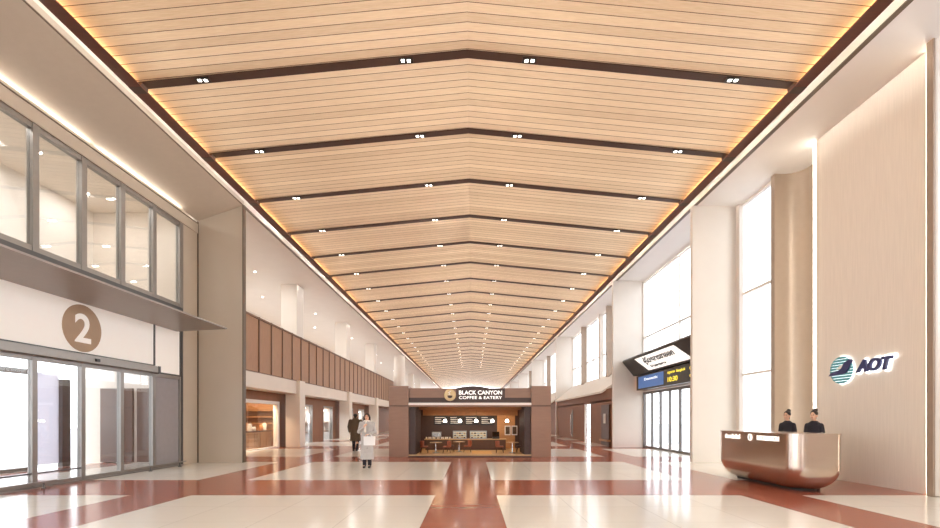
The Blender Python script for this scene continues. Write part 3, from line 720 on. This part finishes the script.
# ================================================================== WALL LOGO
GY, GZ, GR = 11.44, 2.69, .33
t = thing('wall_emblem', 'halo lit emblem on the wood wall, striped teal globe and navy slanted letters', 'sign', (XR, 11, 2.7))
gy = GY-11; gz = GZ-2.7
mb = MB(); n = 10; hs = 2*GR/n
for k in range(n):
    z0 = -GR+hs*k+.005; z1 = -GR+hs*(k+1)-.005; q = []
    for j in range(5):
        z = z0+(z1-z0)*j/4; q.append((math.sqrt(max(0, GR*GR-z*z))*1.05, z))
    poly = [(-u, z) for u, z in q]+[(u, z) for u, z in reversed(q)]
    mb.prism([(gy+p[0], gz+p[1]) for p in poly], 'x', -.075, -.045)
obj('globe_stripes', mb, 'teal', t)
sw = [(-.37,-.12), (.14,-.10), (.23,-.02), (.34,.18), (.30,.235), (.12,.17), (.055,.06), (-.02,.0), (-.30,-.05)]
obj('swoosh', MB().prism([(gy-u, gz+v) for u, v in sw], 'x', -.095, -.05), 'navy', t)
wp = [(-.12,.02), (.03,.03), (.085,.13), (.0,.10)]
obj('swoosh_window', MB().prism([(gy-u, gz+v) for u, v in wp], 'x', -.10, -.05), 'white', t)
obj('globe_backlight', MB().lathe([(GR*1.03, -.04), (GR*1.03, -.02)], c=(0, gy, gz), n=40, axis='x'), 'halo', t)
text('letters', 'AOT', .4, 'navy', at((-.075, 10.50-11, 2.70-2.7+.02), FACE_NX), t, extrude=.05, offset=.019, shear=.25, width=.96, height=.29)
text('letters_backlight', 'AOT', .4, 'halo', at((-.03, 10.50-11, 2.70-2.7+.02), FACE_NX), t, extrude=.015, offset=.026, shear=.25, width=1.04, height=.36)

# ================================================================== CAFE KIOSK
KX, KY = -.08, 18.5
t = thing('cafe_kiosk', 'brown open fronted coffee kiosk in the middle of the hall', 'kiosk', (KX, KY, 0))
for s in (-1, 1):
    p = obj('pier', MB().box(s*2.42, s*3.19, 0, 4.4, 0, 2.0), 'kiosk', t, bevel=.008)
    obj('pier_cap', MB().box(s*2.42, s*3.19, 0, 4.4, 2.03, 2.80), 'kiosk', p, bevel=.008)
    obj('seam', MB().box(s*2.43, s*3.18, .01, 4.39, 1.99, 2.04), 'kioskdark', p)
    # curtain like slatted return
    mb = MB()
    for k in range(11): mb.box(s*2.16+(-.02 if s > 0 else .02)*(k % 2), s*2.42, .15+.17*k, .15+.17*k+.15, .08, 2.0)
    obj('side_curtain', mb, 'kioskdark', t)
f = obj('fascia', MB().box(-2.42, 2.42, .12, .30, 2.16, 2.72), 'kiosk', t)
obj('fascia_band', MB().box(-2.42, 2.42, .10, .125, 2.16, 2.34), 'kioskdark', f)
obj('roof', MB().box(-2.42, 2.42, .30, 4.4, 2.60, 2.72), 'kioskdark', t)
lp = obj('lit_lip', MB().box(-2.42, 2.42, .0, .30, 2.05, 2.14), 'ledsoft', t)
obj('lintel', MB().box(-2.42, 2.42, .0, .40, 1.985, 2.05), 'kiosk', t)
# sign board with shallow arch
arch = [(-.55, 2.16), (1.38, 2.16), (1.38, 2.72)]
for k in range(13):
    u = 1.0-1.3*k/12-.25; arch.append((u, 2.72+.085*math.sin(PI*k/12)))
arch.append((-.55, 2.72))
sb = obj('sign_board', MB().prism(arch, 'y', .06, .11), 'kioskdark', t)
text('sign_lettering', 'BLACK CANYON', .25, 'textglow', at((.335-KX, .05, 2.545), FACE_NY), sb, extrude=.02, offset=.004, width=1.70, height=.165)
text('sign_lettering', 'COFFEE & EATERY', .2, 'textglow', at((.335-KX, .05, 2.345), FACE_NY), sb, extrude=.02, offset=.002, width=1.70, height=.115)
em = obj('round_emblem', MB().lathe([(.235, .04), (.235, -.02), (.215, -.035)], c=(-.87-KX, .05, 2.445), n=36, axis='y'), 'gold', sb)
mb = MB().prism([(-.10,-.02), (-.085,-.09), (-.04,-.12), (.04,-.12), (.085,-.09), (.10,-.02)], 'y', -.06, -.03)
me_ = obj('emblem_cup', mb, 'kioskdark', em, loc=(-.87-KX, .05, 2.445))
obj('emblem_steam', MB().prism([(-.04,.0), (.03,.03), (-.03,.09), (.05,.15), (.02,.16), (-.07,.09), (-.01,.04), (-.07,.01)], 'y', -.06, -.03), 'china', em, loc=(-.87-KX, .05, 2.445))
obj('floor_plinth', MB().box(-2.42, 2.42, .05, 4.4, .0, .09), 'floorwood', t)
obj('step', MB().box(-2.42, 2.42, -.04, .05, .0, .05), 'kioskdark', t)
obj('back_wall', MB().box(-2.42, 2.42, 4.28, 4.4, .09, 2.6), 'kioskdark', t)
obj('ceiling_panel', MB().box(-2.42, 2.42, .4, 4.28, 2.0, 2.04), 'kwood', t)
for i, y in enumerate((1.2, 2.1)):
    obj('ceiling_batten', MB().box(-2.16, 2.16, y, y+.14, 1.90, 2.0), 'kwood', t)
obj('bulkhead', MB().box(-2.16, 2.16, 2.95, 3.15, 1.66, 2.0), 'kwood', t)
obj('side_wall_panel', MB().box(1.30, 2.16, 4.22, 4.28, .09, 1.75), 'kwood', t)
for x, p in ((-1.4, 1), (0, 1), (1.4, 1)):
    area('kiosk_light', (KX+x, KY+1.7, 1.88), (0,0,-1), .5, .3, P_KIOSK, (1,.72,.42))
for x in (-1.5, -.5, .5, 1.6):
    area('kiosk_light', (KX+x, KY+3.45, 1.95), (0,.25,-1), .5, .15, P_KIOSK*.6, (1,.72,.42))
# menu boards
for i, x in enumerate((-1.55, -.80, -.05, .70)):
    m_ = thing('menu_board', '%s black menu board on the cafe back wall behind the pendants' % ('first', 'second', 'third', 'fourth')[i], 'menu board', (KX+x+.12, KY+4.24, 1.22), 0, 'cafe menu boards')
    obj('board', MB().box(-.34, .34, -.03, .03, 0, .46), 'menu', m_)
    for k in range(4): obj('menu_line', MB().box(-.28, .02+.22*((k+i) % 2), -.036, -.03, .07+.09*k, .095+.09*k), 'menutext', m_)
for i, x in enumerate((1.80, 2.13)):
    p = thing('framed_poster', 'white framed dark poster on the orange side of the cafe, %s' % ('beside the menu boards', 'next to the kiosk corner')[i], 'poster', (KX+x, KY+4.2, .72), 0, 'framed cafe posters')
    obj('frame', MB().box(-.14, .14, -.02, .02, 0, .46), 'paper', p); obj('print', MB().box(-.10, .10, -.026, -.02, .05, .41), 'pic', p)
# pendants
for i, (px_, hang) in enumerate(((445, 1.66), (460, 1.66), (476.2, 2.0), (492.4, 1.66), (507, 1.66))):
    Y = KY+(3.05 if hang < 1.9 else 2.5); X = (px_-472)/470*Y
    p = thing('pendant_lamp', '%s glowing white pendant lamp hanging in the cafe' % ('first', 'second', 'third long stemmed', 'fourth', 'fifth')[i], 'pendant lamp', (X, Y, 1.36), 0, 'cafe pendant lamps')
    p['label'] = ['glowing white pendant at the coffee machine end of the cafe', 'glowing white pendant above the first cake display', 'glowing white pendant on the longest cord, middle of the cafe', 'glowing white pendant above the second cake display edge', 'glowing warm pendant in front of the orange wall and posters'][i]
    obj('shade', MB().lathe([(.085, 0), (.08, .05), (.05, .11), (.02, .14)], n=18), 'led', p, smooth=True)
    obj('cord', MB().lathe([(.006, .14), (.006, hang-1.36)], n=6), 'black', p)
    obj('cap', MB().lathe([(.03, .13), (.03, .17)], n=10), 'black', p)
# counter
cn = thing('cafe_counter', 'long dark wood cafe counter with pale top at the back of the kiosk', 'counter', (KX, KY+2.95, .09))
obj('body', MB().box(-2.05, 1.62, 0, .5, 0, .46), 'kwooddark', cn)
obj('worktop', MB().box(-2.1, 1.66, -.04, .52, .46, .50), 'floorwood', cn)
for k in range(8): obj('front_panel', MB().box(-2.02+.455*k, -1.60+.455*k, -.012, 0, .04, .43), 'kwooddark', cn)
for i, (x0, x1) in enumerate(((-.80, -.17), (-.02, .76))):
    c = thing('cake_display', 'lit glass cake display case on the cafe counter, %s' % ('narrower one', 'wider one')[i], 'display case', (KX+(x0+x1)/2, KY+3.05, .59), 0, 'cake display cases')
    h = (x1-x0)/2
    obj('case_frame', MB().box(-h, h, 0, .3, 0, .03).box(-h, h, 0, .3, .33, .36).box(-h, -h+.02, 0, .3, .03, .33).box(h-.02, h, 0, .3, .03, .33), 'steel', c)
    obj('back_panel', MB().box(-h+.02, h-.02, .28, .30, .03, .33), 'caseglow', c)
    for z in (.12, .22): obj('shelf', MB().box(-h+.02, h-.02, .03, .28, z, z+.008), 'china', c)
    obj('pane', MB().box(-h+.02, h-.02, .0, .006, .03, .33), 'winglass', c)
    for lv, z in enumerate((.03, .128, .228)):
        for k in range(5):
            x = -h+.1+(2*h-.2)*k/4
            o = obj('cake', MB().lathe([(.045, 0), (.045, .04), (.03, .05)], n=12), ('cake', 'choc', 'china')[(k+lv+i) % 3], loc=(KX+(x0+x1)/2+x, KY+3.2, .59+z))
            tag(o, '%s cake on the %s shelf of the %s cake display' % (('golden', 'chocolate', 'white')[(k+lv+i) % 3], ('bottom', 'middle', 'top')[lv], ('narrower', 'wider')[i]), 'cake', '%s cakes, %s shelf of the %s display' % (('golden', 'chocolate', 'white')[(k+lv+i) % 3], ('bottom', 'middle', 'top')[lv], ('narrower', 'wider')[i]))
cm = thing('coffee_machine', 'dark espresso machine on the far end of the cafe counter', 'coffee machine', (KX-1.55, KY+3.22, .59))
obj('body', MB().box(-.22, .22, -.12, .12, .08, .32), 'steel', cm, bevel=.02); obj('base', MB().box(-.22, .22, -.14, .12, 0, .08), 'black', cm)
for x in (-.1, .1): obj('group_head', MB().lathe([(.03, .14), (.03, .2)], c=(x, -.16, 0), n=10), 'chrome', cm)
cr = thing('cash_register', 'dark till with tilted screen at the poster end of the cafe counter', 'till', (KX+1.18, KY+3.2, .59))
obj('base', MB().box(-.16, .16, -.1, .12, 0, .08), 'black', cr); obj('screen', MB().prism([(-.06, .09), (.02, .09), (.08, .30), (.05, .32)], 'x', -.16, .16), 'blackscreen', cr)
proto = None
for i in range(12):
    x = -2.0+.095*i+(.02 if i % 2 else 0); y = 2.95+.022*(i % 3)
    if i == 0:
        proto = thing('cup', 'x', 'cup', (KX+x, KY+y, .59), 0, 'white cups on the cafe counter')
        obj('body', MB().lathe([(.025, 0), (.036, .08), (.036, .09)], n=12), 'china', proto, smooth=True)
        obj('handle', MB().tube([(.034, 0, .07), (.058, 0, .06), (.056, 0, .035), (.03, 0, .025)], .005, 6), 'china', proto)
        c = proto
    else: c = dup(proto, (KX+x, KY+y, .59))
    c['label'] = 'small white cup lined up on the coffee machine end of the cafe counter'
# tables and chairs (small scale furniture of the kiosk)
def cafe_table(x, y, lab):
    t = thing('cafe_table', lab, 'table', (x, y, .09), 0, 'cafe tables')
    obj('tabletop', MB().lathe([(.25, .42), (.26, .43), (.26, .45)], n=24), 'floorwood', t)
    obj('column', MB().lathe([(.03, .03), (.025, .42)], n=12), 'chrome', t)
    obj('foot', MB().lathe([(.15, 0), (.15, .015), (.03, .04)], n=20), 'steel', t)
cafe_table(-1.50, 19.55, 'round pale cafe table between brown chairs near the left kiosk pier')
cafe_table(-.55, 20.15, 'round pale cafe table with a dark chair in front of the first cake display')
cafe_table(1.68, 19.55, 'round pale cafe table near the posters')
chair0 = None
def cafe_chair(x, y, rz, m_, lab):
    t = thing('cafe_chair', lab, 'chair', (x, y, .09), rz, 'cafe chairs')
    obj('seat', MB().box(-.16, .16, -.15, .16, .24, .29), m_, t, bevel=.02)
    mb = MB(); n = 9; v = []
    for r in (.17, .20):
        for z in (.27, .50):
            for k in range(n): a = PI*(.0+1.0*k/(n-1)); v.append((r*math.cos(a), .02+r*.85*math.sin(a), z))
    f = []
    for k in range(n-1):
        f += [(k, k+1, n+k+1, n+k), (2*n+k, 3*n+k, 3*n+k+1, 2*n+k+1), (n+k, n+k+1, 3*n+k+1, 3*n+k), (k, 2*n+k, 2*n+k+1, k+1)]
    f += [(0, n, 3*n, 2*n), (n-1, 3*n-1, 4*n-1, 2*n-1)]
    obj('backrest', mb.add(v, f), m_, t, smooth=False, bevel=.008)
    for sx in (-1, 1):
        for sy in (-1, 1): obj('leg', MB().tube([(sx*.16, sy*.15, 0), (sx*.12, sy*.11, .25)], [.011, .016], 8), 'kwooddark', t)
cafe_chair(-1.98, 19.5, PI/2, 'leather', 'brown leather cafe chair against the left kiosk pier')
cafe_chair(-1.05, 19.5, -PI/2, 'leather', 'brown leather cafe chair on the inner side of the left table')
cafe_chair(-.92, 20.2, PI/2, 'darkleather', 'dark leather cafe chair left of the middle table')
cafe_chair(-.20, 20.0, -PI/2, 'leather', 'brown leather cafe chair at the middle table beside the pale mat')
cafe_chair(1.16, 19.6, PI/2, 'leather', 'brown leather cafe chair facing the table by the posters')
cafe_chair(2.02, 19.75, -PI/2, 'darkleather', 'dark leather cafe chair beside the right kiosk pier')
o = obj('floor_mat', MB().box(.0, .82, 18.75, 20.6, .09, .10), 'cake'); tag(o, 'pale straw coloured mat on the cafe floor leading to the counter', 'mat')

# ================================================================== PEOPLE
def blob(name, mb, m, parent, voxel=.007, it=6):
    o = obj(name, mb, m, None)
    r = o.modifiers.new('r', 'REMESH'); r.mode = 'VOXEL'; r.voxel_size = voxel
    s = o.modifiers.new('s', 'SMOOTH'); s.factor = .5; s.iterations = it
    bpy.context.view_layer.update()
    me = bpy.data.meshes.new_from_object(o.evaluated_get(bpy.context.evaluated_depsgraph_get()))
    o.modifiers.clear(); old = o.data; o.data = me; bpy.data.meshes.remove(old)
    me.name = name; me.materials.clear(); me.materials.append(M[m])
    for p in me.polygons: p.use_smooth = True
    o.parent = parent
    return o
def cap(mb, pts, rs, n=12):
    """chain of tapered capsules"""
    mb.tube(pts, rs, n)
    for p, r in zip(pts, rs): mb.ball(p, r*1.0, n)
def hand(mb, wrist, d, nrm, curl=.35, thumb_side=1):
    wrist, d, nrm = Vector(wrist), Vector(d).normalized(), Vector(nrm).normalized()
    nrm = (nrm-d*nrm.dot(d)).normalized(); s = d.cross(nrm)*thumb_side
    for k, (o, L) in enumerate(((.030, .068), (.010, .078), (-.010, .072), (-.029, .056))):
        base = wrist+d*.085+s*o
        cap(mb, [wrist+d*.01+s*o*.55, base], [.015, .0115], 8)
        p = base; a = curl*.6; pts = [base]
        for j in range(3):
            p = p+(d*math.cos(a)+nrm*math.sin(a))*L*(.42, .32, .26)[j]; pts.append(p); a += curl
        cap(mb, pts, [.0098, .0092, .0086, .0078], 8)
    b = wrist+d*.03+s*.026
    cap(mb, [wrist+d*.015+s*.01, b, b+(d*.6+s*.7+nrm*.25).normalized()*.035, b+(d*.85+s*.45+nrm*.4).normalized()*.065], [.016, .0135, .011, .0088], 8)
def human(root, la, ra, lleg, rleg, lh, rh, yaw=0, tilt=0, w=1.0):
    """figure 1.66 m facing -Y. la/ra: shoulder-elbow-wrist; lleg/rleg: hip-knee-ankle; lh/rh: (dir, normal, curl, side)"""
    mb = MB()
    mb.loft([(0,0,.80,.10*w,.08), (0,0,.86,.155*w,.11), (0,.005,.93,.165*w,.115), (0,0,1.04,.125*w,.09), (0,0,1.12,.13*w,.095), (0,0,1.24,.152*w,.105), (0,.005,1.33,.155*w,.095), (0,.01,1.39,.10*w,.07), (0,.01,1.43,.06,.055)], 24)
    cap(mb, [(0,.012,1.38), (0,.0,1.50)], [.052, .046])
    hc = Vector((0,-.012,1.565))
    mb.ball(hc+Vector((0,.012,.012)), (.072,.090,.098), 20); mb.ball(hc+Vector((0,-.022,-.045)), (.054,.06,.062), 16)
    mb.ball(hc+Vector((0,-.06,-.088)), (.022,.02,.016), 10)
    cap(mb, [hc+Vector((0,-.080,.012)), hc+Vector((0,-.101,-.028))], [.007, .013], 10)
    for s in (-1, 1):
        mb.ball(hc+Vector((s*.074,.012,-.012)), (.012,.02,.032), 10)
        mb.ball(hc+Vector((s*.036,-.062,-.022)), (.022,.018,.018), 10)
        mb.ball(hc+Vector((s*.03,-.078,.022)), (.02,.008,.007), 8)
    for sgn, A, (d, nr, cu, sd) in ((1, la, lh), (-1, ra, rh)):
        cap(mb, A, [.052, .041, .026]); mb.ball(A[0], .058)
        wr = Vector(A[2]); hand(mb, wr, d, nr, cu, sd)
    for L in (lleg, rleg):
        cap(mb, L, [.085, .056, .038])
        k = Vector(L[1]); a = Vector(L[2]); mb.ball(k.lerp(a, .3)+Vector((0,.012,0)), (.054,.056,.09))
        cap(mb, [a+Vector((0,.02,-.03)), a+Vector((0,-.14,-.045))], [.036, .028])
    return blob('body', mb, 'skin', root, .007, 4), hc
def face(root, hc):
    for s in (-1, 1):
        obj('eye', MB().ball(hc+Vector((s*.03,-.076,.004)), (.012,.008,.0065), 10), 'eye', root, smooth=True)
        obj('eyebrow', MB().tube([hc+Vector((s*.016,-.086,.026)), hc+Vector((s*.034,-.084,.031)), hc+Vector((s*.05,-.072,.024))], .0035, 6), 'hair', root)
    obj('mouth', MB().ball(hc+Vector((0,-.083,-.056)), (.020,.008,.006), 10), 'lip', root, smooth=True)
def shoe(root, a, m='shoe'):
    mb = MB(); a = Vector(a)
    cap(mb, [a+Vector((0,.035,-.035)), a+Vector((0,-.07,-.05)), a+Vector((0,-.16,-.055))], [.046, .042, .034]); mb.ball(a+Vector((0,.01,.0)), (.046,.05,.05))
    o = blob('shoe', mb, m, root, .009, 4)
    for v in o.data.vertices: v.co.z = max(v.co.z, .002)
    return o

# --- woman in the long grey coat, facing the viewer
W = thing('person', 'woman in long pale grey coat and dark trousers holding a white bag, facing the viewer', 'person', (-3.24, 14.5, 0), .06)
W_la = [(.175,.01,1.35), (.245,-.01,1.10), (.10,-.21,1.03)]; W_ra = [(-.175,.01,1.35), (-.235,-.03,1.11), (-.075,-.19,1.24)]
LL = [(.085,0,.86), (.085,-.01,.46), (.08,.02,.085)]; RL = [(-.085,0,.86), (-.08,-.015,.46), (-.075,0,.085)]
b, hc = human(W, W_la, W_ra, LL, RL, ((-.9,-.3,-.1), (0,0,-1), .75, -1), ((.55,-.25,.75), (.3,.5,-.3), .5, 1))
face(W, hc)
mb = MB()
mb.ball(hc+Vector((0,.025,.03)), (.088,.097,.095), 18)
for s in (-1, 1): cap(mb, [hc+Vector((s*.06,-.02,.07)), hc+Vector((s*.084,.005,0)), hc+Vector((s*.088,.01,-.10)), hc+Vector((s*.075,-.01,-.17))], [.026,.028,.03,.022])
cap(mb, [hc+Vector((0,.07,0)), hc+Vector((0,.07,-.16))], [.075,.07])
blob('hair', mb, 'brownhair', W, .010, 5)
mb = MB()
mb.loft([(0,.0,.26,.215,.165), (0,0,.45,.20,.155), (0,0,.75,.185,.145), (0,.0,.93,.185,.14), (0,0,1.05,.165,.13), (0,0,1.2,.185,.14), (0,.005,1.34,.195,.12), (0,.01,1.40,.15,.095), (0,.012,1.455,.085,.075)], 28)
for A in (W_la, W_ra):
    A_ = [Vector(q) for q in A]; cap(mb, [A_[0], A_[1], A_[1].lerp(A_[2], .92)], [.075,.064,.052])
blob('coat', mb, 'greycoat', W, .010, 5)
mb = MB()
for s in (-1, 1): mb.prism([(s*.03,1.44), (s*.10,1.40), (s*.085,1.16), (s*.03,1.08)], 'y', -.155, -.13)
obj('lapels', mb, 'greycoat', W)
mb = MB(); 
for k in range(13):
    a = 2*PI*k/13; a2 = 2*PI*(k+1)/13; cap(mb, [(.075*math.cos(a), .0+.075*math.sin(a), 1.435), (.075*math.cos(a2), .075*math.sin(a2), 1.435)], [.033,.033], 8)
cap(mb, [(-.02,-.09,1.42), (-.04,-.155,1.30), (-.03,-.16,1.12)], [.035,.04,.035])
blob('scarf', mb, 'scarf', W, .010, 4)
mb = MB()
for L in (LL, RL): cap(mb, [L[0], L[1], (L[2][0], L[2][1], .10)], [.098,.068,.058])
blob('trousers', mb, 'blackcloth', W, .010, 4)
for L in (LL, RL): shoe(W, L[2])
for k in range(4): obj('button', MB().lathe([(.012, 0), (.012, -.008)], c=(.03, -.148, 1.0-.13*k), n=10, axis='y'), 'deskdark', W)
bg = thing('shopping_bag', 'flat white shopping bag hanging from the arm of the woman in grey', 'bag', (-3.24+.125, 14.5-.235, .70), .06)
obj('bag_body', MB().prism([(-.165,0), (.165,0), (.175,.27), (-.175,.27)], 'y', -.035, .035), 'paper', bg, bevel=.006)
for y in (-.036, .036): obj('handle', MB().tube([(-.07,y,.26), (-.05,y*.6,.32), (-.02,0,.345), (.02,0,.345), (.05,y*.6,.32), (.07,y,.26)], .005, 6), 'paper', bg)

# --- man in dark coat, walking away
Mn = thing('person', 'man in dark olive coat and black trousers walking away behind the woman in grey', 'person', (-5.43, 21.9, 0), PI+.1)
Mn.scale = (1.15, 1.12, 1.045)
m_la = [(.19,.01,1.35), (.255,.0,1.09), (.235,-.07,.86)]; m_ra = [(-.19,.01,1.35), (-.26,.05,1.10), (-.255,.06,.86)]
LL2 = [(.09,0,.86), (.085,-.12,.48), (.08,-.10,.085)]; RL2 = [(-.09,0,.86), (-.085,-.02,.46), (-.08,.20,.10)]
b, hc = human(Mn, m_la, m_ra, LL2, RL2, ((-.05,-.15,-1), (-1,0,0), .3, 1), ((.05,0,-1), (1,0,0), .3, -1), w=1.1)
face(Mn, hc)
mb = MB(); mb.ball(hc+Vector((0,.025,.035)), (.084,.095,.088), 18); cap(mb, [hc+Vector((0,.06,0)), hc+Vector((0,.055,-.06))], [.06,.05])
blob('hair', mb, 'hair', Mn, .010, 4)
mb = MB()
mb.loft([(0,.0,.46,.215,.17), (0,0,.65,.205,.16), (0,0,.86,.195,.15), (0,0,1.04,.18,.135), (0,0,1.2,.20,.145), (0,.005,1.34,.215,.13), (0,.01,1.40,.16,.10), (0,.012,1.46,.085,.08)], 28)
for A in (m_la, m_ra):
    A_ = [Vector(q) for q in A]; cap(mb, [A_[0], A_[1], A_[1].lerp(A_[2], .94)], [.082,.07,.056])
blob('coat', mb, 'olive', Mn, .010, 5)
mb = MB()
for k in range(12):
    a = 2*PI*k/12; a2 = 2*PI*(k+1)/12; cap(mb, [(.08*math.cos(a), .01+.08*math.sin(a), 1.45), (.08*math.cos(a2), .01+.08*math.sin(a2), 1.45)], [.028,.028], 8)
blob('collar', mb, 'olive', Mn, .010, 3)
mb = MB()
for L in (LL2, RL2): cap(mb, [L[0], L[1], (L[2][0], L[2][1], .11)], [.10,.072,.058])
blob('trousers', mb, 'blackcloth', Mn, .010, 4)
for L in (LL2, RL2): shoe(Mn, L[2])

# --- two receptionists
for i, (x, y, rz, lab) in enumerate(((7.98, 11.90, -1.05, 'receptionist in black top with hair bun behind the far half of the desk'), (7.98, 10.97, -1.0, 'receptionist in black top with hair bun behind the near half of the desk'))):
    R = thing('person', lab, 'person', (x, y, 0), rz)
    R.scale = (.90, .98, 1.015)
    r_la = [(.155,.01,1.325), (.205,.02,1.08), (.175,-.06,.86)]; r_ra = [(-.155,.01,1.325), (-.205,.02,1.08), (-.17,-.07,.86)]
    b, hc = human(R, r_la, r_ra, LL, RL, ((-.1,-.1,-1), (-1,0,0), .3, 1), ((.1,-.1,-1), (1,0,0), .3, -1), w=.98)
    face(R, hc)
    mb = MB(); mb.ball(hc+Vector((0,.026,.032)), (.084,.096,.090), 18); cap(mb, [hc+Vector((0,.07,-.01)), hc+Vector((0,.06,-.06))], [.05,.04])
    mb.ball(hc+Vector((0,.085,.115)), (.056,.056,.052), 14)
    blob('hair', mb, 'hair', R, .009, 4)
    mb = MB()
    mb.loft([(0,0,.80,.18,.13), (0,0,.93,.178,.13), (0,0,1.04,.145,.11), (0,0,1.2,.165,.122), (0,.005,1.32,.176,.116), (0,.01,1.385,.135,.092), (0,.012,1.42,.085,.075), (0,.012,1.438,.066,.064)], 26)
    for A in (r_la, r_ra):
        A_ = [Vector(q) for q in A]; cap(mb, [A_[0], A_[0].lerp(A_[1], .72)], [.062,.056])
    blob('top', mb, 'blackcloth', R, .009, 4)
    mb = MB()
    for L in (LL, RL): cap(mb, [L[0], L[1], (L[2][0], L[2][1], .10)], [.098,.066,.05])
    blob('trousers', mb, 'blackcloth', R, .010, 4)
    for L in (LL, RL): shoe(R, L[2])

# ================================================================== CAMERA, WORLD
cam = bpy.data.cameras.new('camera'); co = bpy.data.objects.new('camera', cam); C.objects.link(co)
co.location = (0, 0, 1.5); co.rotation_euler = (PI/2, 0, 0)
cam.sensor_width = 36; cam.lens = 18.0; cam.shift_x = -2/940; cam.shift_y = 155/940
cam.clip_end = 400
SC.camera = co
w = bpy.data.worlds.new('daylight'); SC.world = w; w.use_nodes = True
bgn = w.node_tree.nodes['Background']
bgn.inputs[0].default_value = (.95, .975, 1.0, 1); bgn.inputs[1].default_value = P_WORLD
SC.view_settings.view_transform = 'Standard'; SC.view_settings.look = 'None'; SC.view_settings.gamma = 1
SC.view_settings.exposure = EXPO
SC.view_settings.use_curve_mapping = False
SC.cycles.max_bounces = 10; SC.cycles.diffuse_bounces = 6; SC.cycles.glossy_bounces = 4; SC.cycles.transparent_max_bounces = 16
SC.cycles.use_denoising = True
SC.cycles.sample_clamp_indirect = 8
SC.cycles.caustics_reflective = False
